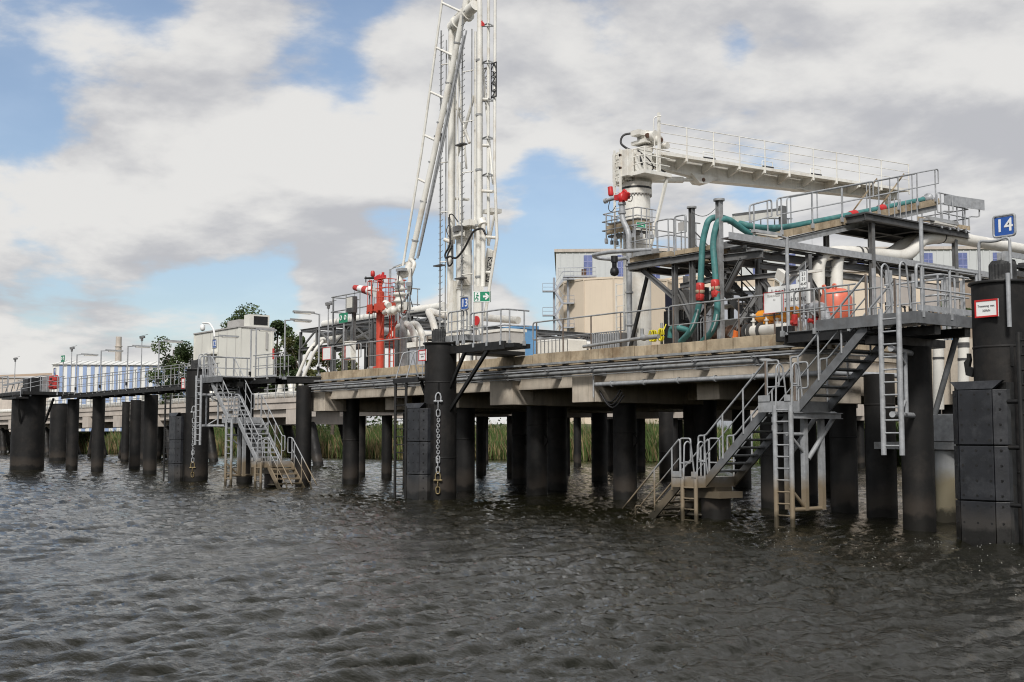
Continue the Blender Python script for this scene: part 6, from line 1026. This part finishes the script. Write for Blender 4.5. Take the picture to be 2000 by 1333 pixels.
railing(t, [(-120, 20.1, 5.45), (-48.5, 20.1, 5.45)], 1.2, (.4, .8), 1.6, .045, m_galv_old)
for k in range(5): part(t, 'expansion_bend', m_white, lambda m: m.tube(fillet([(-122+16*k, 21.7, 5.75), (-120+16*k, 21.7, 5.75), (-119.6+16*k, 21.7, 7.0), (-118+16*k, 21.7, 7.0), (-117.6+16*k, 21.7, 5.75), (-115+16*k, 21.7, 5.75)], .5, 4), .26, 10))
t = thing('approach_bridge', 'concrete approach bridge running inland behind the middle dolphin', 'bridge', (-20, 20, 0)); part(t, 'deck', m_conc_far, lambda m: m.box((-24.5, 9.0, 4.5), (-16.4, 60, 5.15)))
for i in range(8):
    y = 10.5+6.6*i; part(t, 'cross_beam', m_conc_far, lambda m: m.box((-24.9, y-.6, 3.5), (-16.1, y+.6, 4.48)))
    for x in (-23.5, -20.6, -17.6): part(t, 'pile', m_pile, lambda m: m.cyl((x, y, -3), (x, y, 3.5), .3, n=16))
t = thing('shore_trestle', 'low pale concrete trestle along the reeds behind the platform piles', 'trestle', (0, 37, 0)); part(t, 'deck', m_conc_far, lambda m: m.box((-16.0, 35.5, 4.0), (40, 39, 5.0))); part(t, 'edge_beam', m_conc_far, lambda m: m.box((-16.0, 35.0, 3.55), (40, 35.4, 4.3)))
for i in range(9): part(t, 'pile', m_pile, lambda m: m.cyl((-14+6*i, 36, -3), (-14+6*i, 36, 4.0), .3, n=14))
t = thing('shore_trestle', 'low pale concrete trestle left of the approach bridge near the reeds', 'trestle', (-40, 37, 0)); part(t, 'deck', m_conc_far, lambda m: m.box((-60.0, 34.5, 4.0), (-25.5, 38, 5.0)))
for i in range(6): part(t, 'pile', m_pile, lambda m: m.cyl((-57+6*i, 35.5, -3), (-57+6*i, 35.5, 4.0), .3, n=14))
# ------------------------------------------------------------------ cream cabin
t = thing('container_cabin', 'cream container cabin on steel legs behind the pale stair', 'cabin', (-58, 24, 5.1)); A0 = Vector((-64.71,22.00,12.31)); x1 = A0.x; x0 = Vector((-74.96,22.00,12.54)).x; zt = A0.z; zb = Vector((-64.51,22.00,7.49)).z; y1 = 25.4
part(t, 'wall', m_cabin, lambda m: m.box((x0, 22, zb), (x1, y1, zt))); 
for i in range(int((x1-x0)/1.9)): part(t, 'panel_seam', m_grey, lambda m: m.box((x0+1.9*(i+1)-.02, 21.975, zb), (x0+1.9*(i+1)+.02, 21.998, zt-.1)))
part(t, 'corner_post', m_cabin, lambda m: (m.box((x1-.15, 21.94, zb), (x1+.05, 22.15, zt+.02)), m.box((x1-.15, y1-.15, zb), (x1+.06, y1+.05, zt+.02)), m.box((x0-.05, 21.94, zb), (x0+.15, 22.15, zt+.02)))); part(t, 'roof_edge', m_grey, lambda m: m.box((x0-.08, 21.9, zt+.03), (x1+.1, y1+.08, zt+.15)))
part(t, 'door', m_grey, lambda m: m.box((x0+3.3, 21.93, zb), (x0+5.2, 21.99, zb+2.6))); part(t, 'door_hood', m_white, lambda m: m.box((x0+3.2, 21.4, zb+2.65), (x0+5.5, 21.95, zb+2.85)))
ac = part(t, 'air_conditioner', m_cabin, lambda m: m.box((x1-1.2, 23.0, zt+.16), (x1+.0, 25.0, zt+1.3))); part(ac, 'grille', m_black, lambda m: m.box((x1+.005, 23.4, zt+.35), (x1+.03, 24.8, zt+1.15))); ac = part(t, 'roof_unit', m_grey, lambda m: m.box((x0+5.4, 23.0, zt+.16), (x0+8.0, 24.0, zt+1.0)))
part(t, 'vent_pipe', m_grey, lambda m: m.box((x1+.06, 24.6, zt-1.9), (x1+.12, 24.8, zt-.3)))
for x in (x0+.5, (x0+x1)/2, x1-.5): part(t, 'leg', m_steel, lambda m: (m.box((x-.15, 22.2, 5.1), (x+.15, 22.5, zb)), m.box((x-.15, y1-.5, 5.1), (x+.15, y1-.2, zb))))
t = thing('dome_camera_pole', 'white bent pole with dome camera before the cream cabin', 'camera', (-21.64,0.50,7.37)); part(t, 'pole', m_signwhite, lambda m: m.tube(fillet([(-21.58,0.50,7.52), (-21.66,0.50,7.88), (-22.20,0.50,8.27), (-23.12,0.50,8.37)], .15, 3), .05, 7)); part(t, 'dome', m_signwhite, lambda m: m.lathe((-23.12,0.50,8.28), [(.04, 0), (.13, -.05), (.13, -.22), (.1, -.32), (.02, -.36)], 12))
t = thing('fire_hydrant_post', 'small bright red post between cabin and truss rack', 'post', (-33.80,10.00,7.74)); part(t, 'shaft', m_red2, lambda m: m.cyl(Vector((-33.79,10.00,7.34)), Vector((-33.81,10.00,8.04)), .07, n=10))
# ------------------------------------------------------------------ buildings on the land
def px_at(p): return Vector(p)
m_hall = mat('pale_grey_cladding', (.50, .52, .52), .55, var=.03, scale=.2, streak=.06); m_cream = mat('cream_cladding', (.62, .53, .42), .7, var=.04, scale=.2, streak=.1, c2=(.52, .44, .35), c2amt=.12); m_hallblue = mat('blue_glazing', (.13, .16, .33), .3, var=.2, scale=.6)
m_mullion = mat('pale_blue_bar', (.26, .28, .48), .4, var=.05)
rv = Vector((math.sin(YAW), math.cos(YAW), 0)); fv = Vector((-math.cos(YAW), math.sin(YAW), 0)); c2d = Vector((37, -25.4, 0))
def oriented_box(m, o, w_, d_, z0, z1, u=None, v=None):
    u = u or rv; v = v or fv
    a = [o, o+u*w_, o+u*w_+v*d_, o+v*d_]; m.add([Vector((p.x, p.y, z)) for z in (z0, z1) for p in a], [(3, 2, 1, 0), (4, 5, 6, 7), (0, 1, 5, 4), (1, 2, 6, 5), (2, 3, 7, 6), (3, 0, 4, 7)])
D = 205.; t0_ = Vector((-118.65,105.36,33.84)); zt = t0_.z; o = Vector((t0_.x, t0_.y, 0)); fv0, rv0 = fv, rv; fv = (fv+rv*.045).normalized(); rv = Vector((fv.y, -fv.x, 0)); t = thing('factory_hall', 'tall pale grey factory hall with blue window strips in the background', 'building', o)
WD = 84.; part(t, 'wall', m_hall, lambda m: oriented_box(m, o, WD, 30, 3, zt)); part(t, 'roof_edge', m_conc_far, lambda m: oriented_box(m, o-rv*.3-fv*.3, WD+.6, 30.6, zt, zt+.5))
part(t, 'cladding_ribs', m_hall, lambda m: [oriented_box(m, o+rv*(.6+1.1*i)-fv*.1, .16, .1, 3, zt-.1) for i in range(76)])
for k in range(14):
    w_ = part(t, 'window_strip', m_hallblue, lambda m: oriented_box(m, o+rv*(4.75+5.75*k)-fv*.16, 1.45, .15, 8, zt-.6)); part(w_, 'mullions', m_mullion, lambda m: [oriented_box(m, o+rv*(4.75+5.75*k)-fv*.2, 1.45, .05, 9+1.1*j, 9.12+1.1*j) for j in range(22)]+[oriented_box(m, o+rv*(5.4+5.75*k)-fv*.2, .1, .05, 8, zt-.6)])
rv, fv = rv0, fv0
def poly_tank(label, c, r, z1, n=14, rot=.1):
    t = thing('storage_tank', label, 'tank', (c.x, c.y, 3)); pts = [(c.x+r*math.cos(rot+2*math.pi*i/n), c.y+r*math.sin(rot+2*math.pi*i/n)) for i in range(n)]
    part(t, 'shell', m_cream, lambda m: m.prism([(x, y, 3) for x, y in pts], (0, 0, z1-3))); part(t, 'rim', m_cream, lambda m: m.prism([(c.x+(x-c.x)*1.01, c.y+(y-c.y)*1.01, z1) for x, y in pts], (0, 0, .25)))
    part(t, 'seams', m_cream, lambda m: [m.bar((x, y, 3), (x, y, z1), .16, .16) for x, y in pts]); return t
TD = 150.; ct = Vector((-77.73,81.42,19.28)); poly_tank('large cream storage tank with stair tower at its left side', ct, 7.6, (-74.57,73.69,22.05)[2], 12, YAW*-1+.38)
ct2 = Vector((-75.44,97.31,20.14)); poly_tank('second cream storage tank behind the crane and hoses', ct2, 9.0, (-71.89,93.31,23.16)[2], 14, .3)
# zigzag stair tower
S0 = Vector((-80.05,71.18,12.23)); S0.z = 3; t = thing('stair_tower', 'grey zigzag steel stair tower standing left of the large cream tank', 'stair tower', S0); zt = (-78.04,72.42,22.64)[2]; u_ = rv
for a in (1.1, 2.9): part(t, 'column', m_rough, lambda m: m.bar(S0+u_*a+fv*.5, Vector((*(S0+u_*a+fv*.5).xy, zt)), .22, .22))
lev = [zt-.3-1.55*i for i in range(9)]
for i, z in enumerate(lev):
    xa, xb = ((-.4, 1.2) if i % 2 else (2.2, 3.6)); P = lambda x, e, zz: Vector((*(S0+u_*x+fv*e).xy, zz))
    part(t, 'landing', m_rough, lambda m: m.bar(P(xa, 0, z), P(xb, 0, z), 1.0, .14)); part(t, 'landing_rail', m_rough, lambda m: (m.tube([P(xa, -.5, z+1), P(xb, -.5, z+1)], .035, 4), m.tube([P(xa, -.5, z+.5), P(xb, -.5, z+.5)], .03, 4), m.cyl(P(xa, -.5, z), P(xa, -.5, z+1), .035, n=4), m.cyl(P(xb, -.5, z), P(xb, -.5, z+1), .035, n=4)))
    if i < 8:
        a, b = (1.2, 2.2) if i % 2 else (2.2, 1.2); part(t, 'flight', m_rough, lambda m: (m.bar(P(a, -.4, z), P(b, -.4, z-1.55), .1, .25), m.bar(P(a, .4, z), P(b, .4, z-1.55), .1, .25), m.tube([P(a, -.4, z+1), P(b, -.4, z-.55)], .03, 4)))
part(t, 'top_bridge', m_rough, lambda m: (m.bar(P(2.2, 0, zt), P(6.5, 0, zt+.1), 1.0, .18), m.tube([P(1.6, -.5, zt+1.1), P(6.4, -.5, zt+1.2)], .035, 4), m.tube([P(1.6, -.5, zt+.6), P(6.4, -.5, zt+.7)], .03, 4), [m.cyl(P(1.6+.8*i, -.5, zt), P(1.6+.8*i, -.5, zt+1.15), .03, n=4) for i in range(7)])); part(t, 'red_box', m_rust, lambda m: m.bar(P(4.6, 0, zt+.6), P(5.2, 0, zt+.6), .5, .8))
# grey shed and other buildings behind the gallery
o = Vector((-39.54,58.24,9.63)); o.z = 0; t = thing('grey_shed', 'blue-grey shed behind the gallery stair', 'building', o); part(t, 'wall', m_rough, lambda m: oriented_box(m, o, 9.5, 8, 3, (-39.14,57.93,15.96)[2])); part(t, 'roof', m_signwhite, lambda m: oriented_box(m, o-rv*.4-fv*.4, 10.3, 9, (-39.14,57.93,15.96)[2]+.02, (-39.11,57.92,16.34)[2]))
o = Vector((-44.81,80.71,10.80)); o.z = 0; t = thing('cream_building', 'cream block building behind the right-hand platform', 'building', o); part(t, 'wall', m_cream, lambda m: oriented_box(m, o, 16.5, 8, 3, (-44.22,80.25,20.26)[2])); part(t, 'roof', m_conc_far, lambda m: oriented_box(m, o-rv*.2-fv*.2, 16.9, 8.4, (-44.22,80.25,20.26)[2]+.02, (-44.21,80.24,20.43)[2]))
o = Vector((-30.04,83.44,10.15)); o.z = 0; t = thing('brown_building', 'brown flat-roofed building behind the nearest dolphin', 'building', o); part(t, 'wall', mat('brown_render', (.28, .22, .17), .8, var=.1, scale=.5), lambda m: oriented_box(m, o, 12, 8, 3, (-29.55,83.06,17.96)[2])); part(t, 'roof', m_conc_far, lambda m: oriented_box(m, o-rv*.2-fv*.2, 12.4, 8.4, (-29.55,83.06,17.96)[2]+.02, (-29.53,83.05,18.21)[2]))
# striped hall, brown hall, chimney on the left
m_stripe_b = mat('sky_blue_cladding', (.27, .36, .55), .5, var=.04, scale=.3); m_stripe_w = mat('white_cladding', (.72, .72, .69), .5, var=.03, scale=.3)
o = Vector((-132.01,25.67,12.23)); zt = o.z; o.z = 0; t = thing('striped_hall', 'long hall clad in blue and white vertical stripes at far left', 'building', o); ux = (rv*.985+fv*.17).normalized(); vx = Vector((-ux.y, ux.x, 0)); WL = 19.6
part(t, 'wall', m_stripe_w, lambda m: oriented_box(m, o, WL, 14, 3, zt, ux, vx))
for i in range(18): part(t, 'blue_stripe', m_stripe_b, lambda m: oriented_box(m, o+ux*(.9+1.04*i)-vx*.05, .5, .04, 3, zt-.1, ux, vx))
part(t, 'roof', m_stripe_w, lambda m: m.add([Vector((*p.xy, z)) for p, z in ((o-ux*.2-vx*.3, zt), (o+ux*(WL+.2)-vx*.3, zt), (o+ux*(WL+.2)+vx*7, zt+.9), (o-ux*.2+vx*7, zt+.9), (o-ux*.2+vx*14.3, zt), (o+ux*(WL+.2)+vx*14.3, zt))], [(0, 1, 2, 3), (3, 2, 5, 4), (0, 3, 4), (1, 5, 2)])); part(t, 'roof_ribs', m_stripe_w, lambda m: [m.bar(Vector((*(o+ux*(1.04*i+.4)-vx*.32).xy, zt+.05)), Vector((*(o+ux*(1.04*i+.4)+vx*7).xy, zt+.95)), .3, .14) for i in range(19)])
o = Vector((-165.94,23.04,11.29)); o.z = 0; zt = (-161.91,28.17,11.62)[2]; t = thing('brown_hall', 'low brown-roofed hall at the left edge behind the striped hall', 'building', o); part(t, 'wall', m_conc_far, lambda m: oriented_box(m, o, 17, 20, 3, zt)); part(t, 'roof', mat('tan_roof', (.34, .25, .17), .8, var=.1), lambda m: m.add([Vector((*p.xy, z)) for p, z in ((o-fv*.4, zt), (o+rv*17-fv*.4, zt+.3), (o+rv*17+fv*10, zt+1.6), (o+fv*10, zt+.9))], [(0, 1, 2, 3)]))
b_ = Vector((-220.46,66.28,19.26)); zt = (-220.17,66.05,23.93)[2]; t = thing('chimney', 'tall pale concrete chimney behind the striped hall', 'chimney', (b_.x, b_.y, 3)); part(t, 'shaft', m_conc_far, lambda m: (m.cyl((b_.x, b_.y, 3), (b_.x, b_.y, zt), .95, .6, n=16), m.cyl((b_.x, b_.y, zt-2.2), (b_.x, b_.y, zt-2.0), .8, n=16)))
b_ = Vector((-170.60,33.96,6.80)); t = thing('brick_house', 'low red brick building under the left walkway end', 'building', (b_.x, b_.y, 3)); part(t, 'wall', mat('red_brick', (.30, .12, .085), .85, var=.15, scale=1), lambda m: oriented_box(m, b_-rv*8, 12, 8, 2, (-172.56,31.13,9.20)[2]))
# ------------------------------------------------------------------ trees and bushes
def tb(px): p = Vector(px); return (p.x, p.y, 3.0)
tree('small_tree', 'small dark tree left of the cream cabin', tb((-78.44,21.26,10.15)), (-78.35,21.19,11.59)[2]-3, 2.9, [m_leafd, m_leafm], 8000, .13, 21)
tree('broad_tree', 'broad dark tree behind the cream cabin roof', tb((-87.57,33.91,11.13)), (-87.27,33.67,15.92)[2]-3, 5.2, [m_leafd, m_leafm], 15000, .15, 22)
tree('broad_tree', 'dark tree with ragged right side behind the cream cabin corner', tb((-81.11,34.09,10.80)), (-81.60,32.98,14.47)[2]-3, 3.4, [m_leafd, m_leafd, m_leafm], 13000, .15, 23)
tree('young_tree', 'lighter green tree between cabin and truss rack', tb((-75.11,33.66,10.48)), (-75.14,33.35,12.62)[2]-3, 2.3, [m_leafm, m_leafd, m_leafy], 8000, .14, 24)
tree('bush_tree', 'green bushes seen through the railing left of the red tower', tb((-67.00,33.10,6.99)), (-66.77,32.92,10.63)[2]-3, 3.0, [m_leafm, m_leafy], 5000, .17, 25)
tree('shore_tree', 'green tree between the right-hand platform and the nearest dolphin', tb((-1.92,38.33,6.90)), (-1.70,38.15,10.50)[2]-3, 1.3, [m_leafm, m_leafd], 5000, .12, 26)
tree('shore_tree', 'green tree right of the nearest dolphin top', tb((-4.70,51.01,7.55)), (-4.58,50.48,12.86)[2]-3, 1.7, [m_leafm, m_leafd], 5000, .13, 27)
def bush_bank(label, x0, x1, n, seed, h):
    r = random.Random(seed); m = MB(); bl = []
    for _ in range(n):
        x = r.uniform(x0, x1); p = shore_pt(x); d = r.uniform(4, 12); s = r.uniform(.9, 1.9)*h; bl.append(((x-d*.25, p.y+d, 1.0+s*.6), (s*1.3, s, s*r.uniform(.8, 1.3))))
    for i, b in enumerate(bl): m.m = i % 3; leaves(m, [b], 260, .22, r)
    tag(m.build('bank_bushes', [m_leafd, m_leafm, m_leafy]), label, 'bushes', kind='stuff')
bush_bank('dark green bushes massed along the bank behind the left piles', -150, -58, 70, 31, 1.5)
bush_bank('green bushes rising behind the reeds under the platform', -58, 45, 50, 32, 1.1)
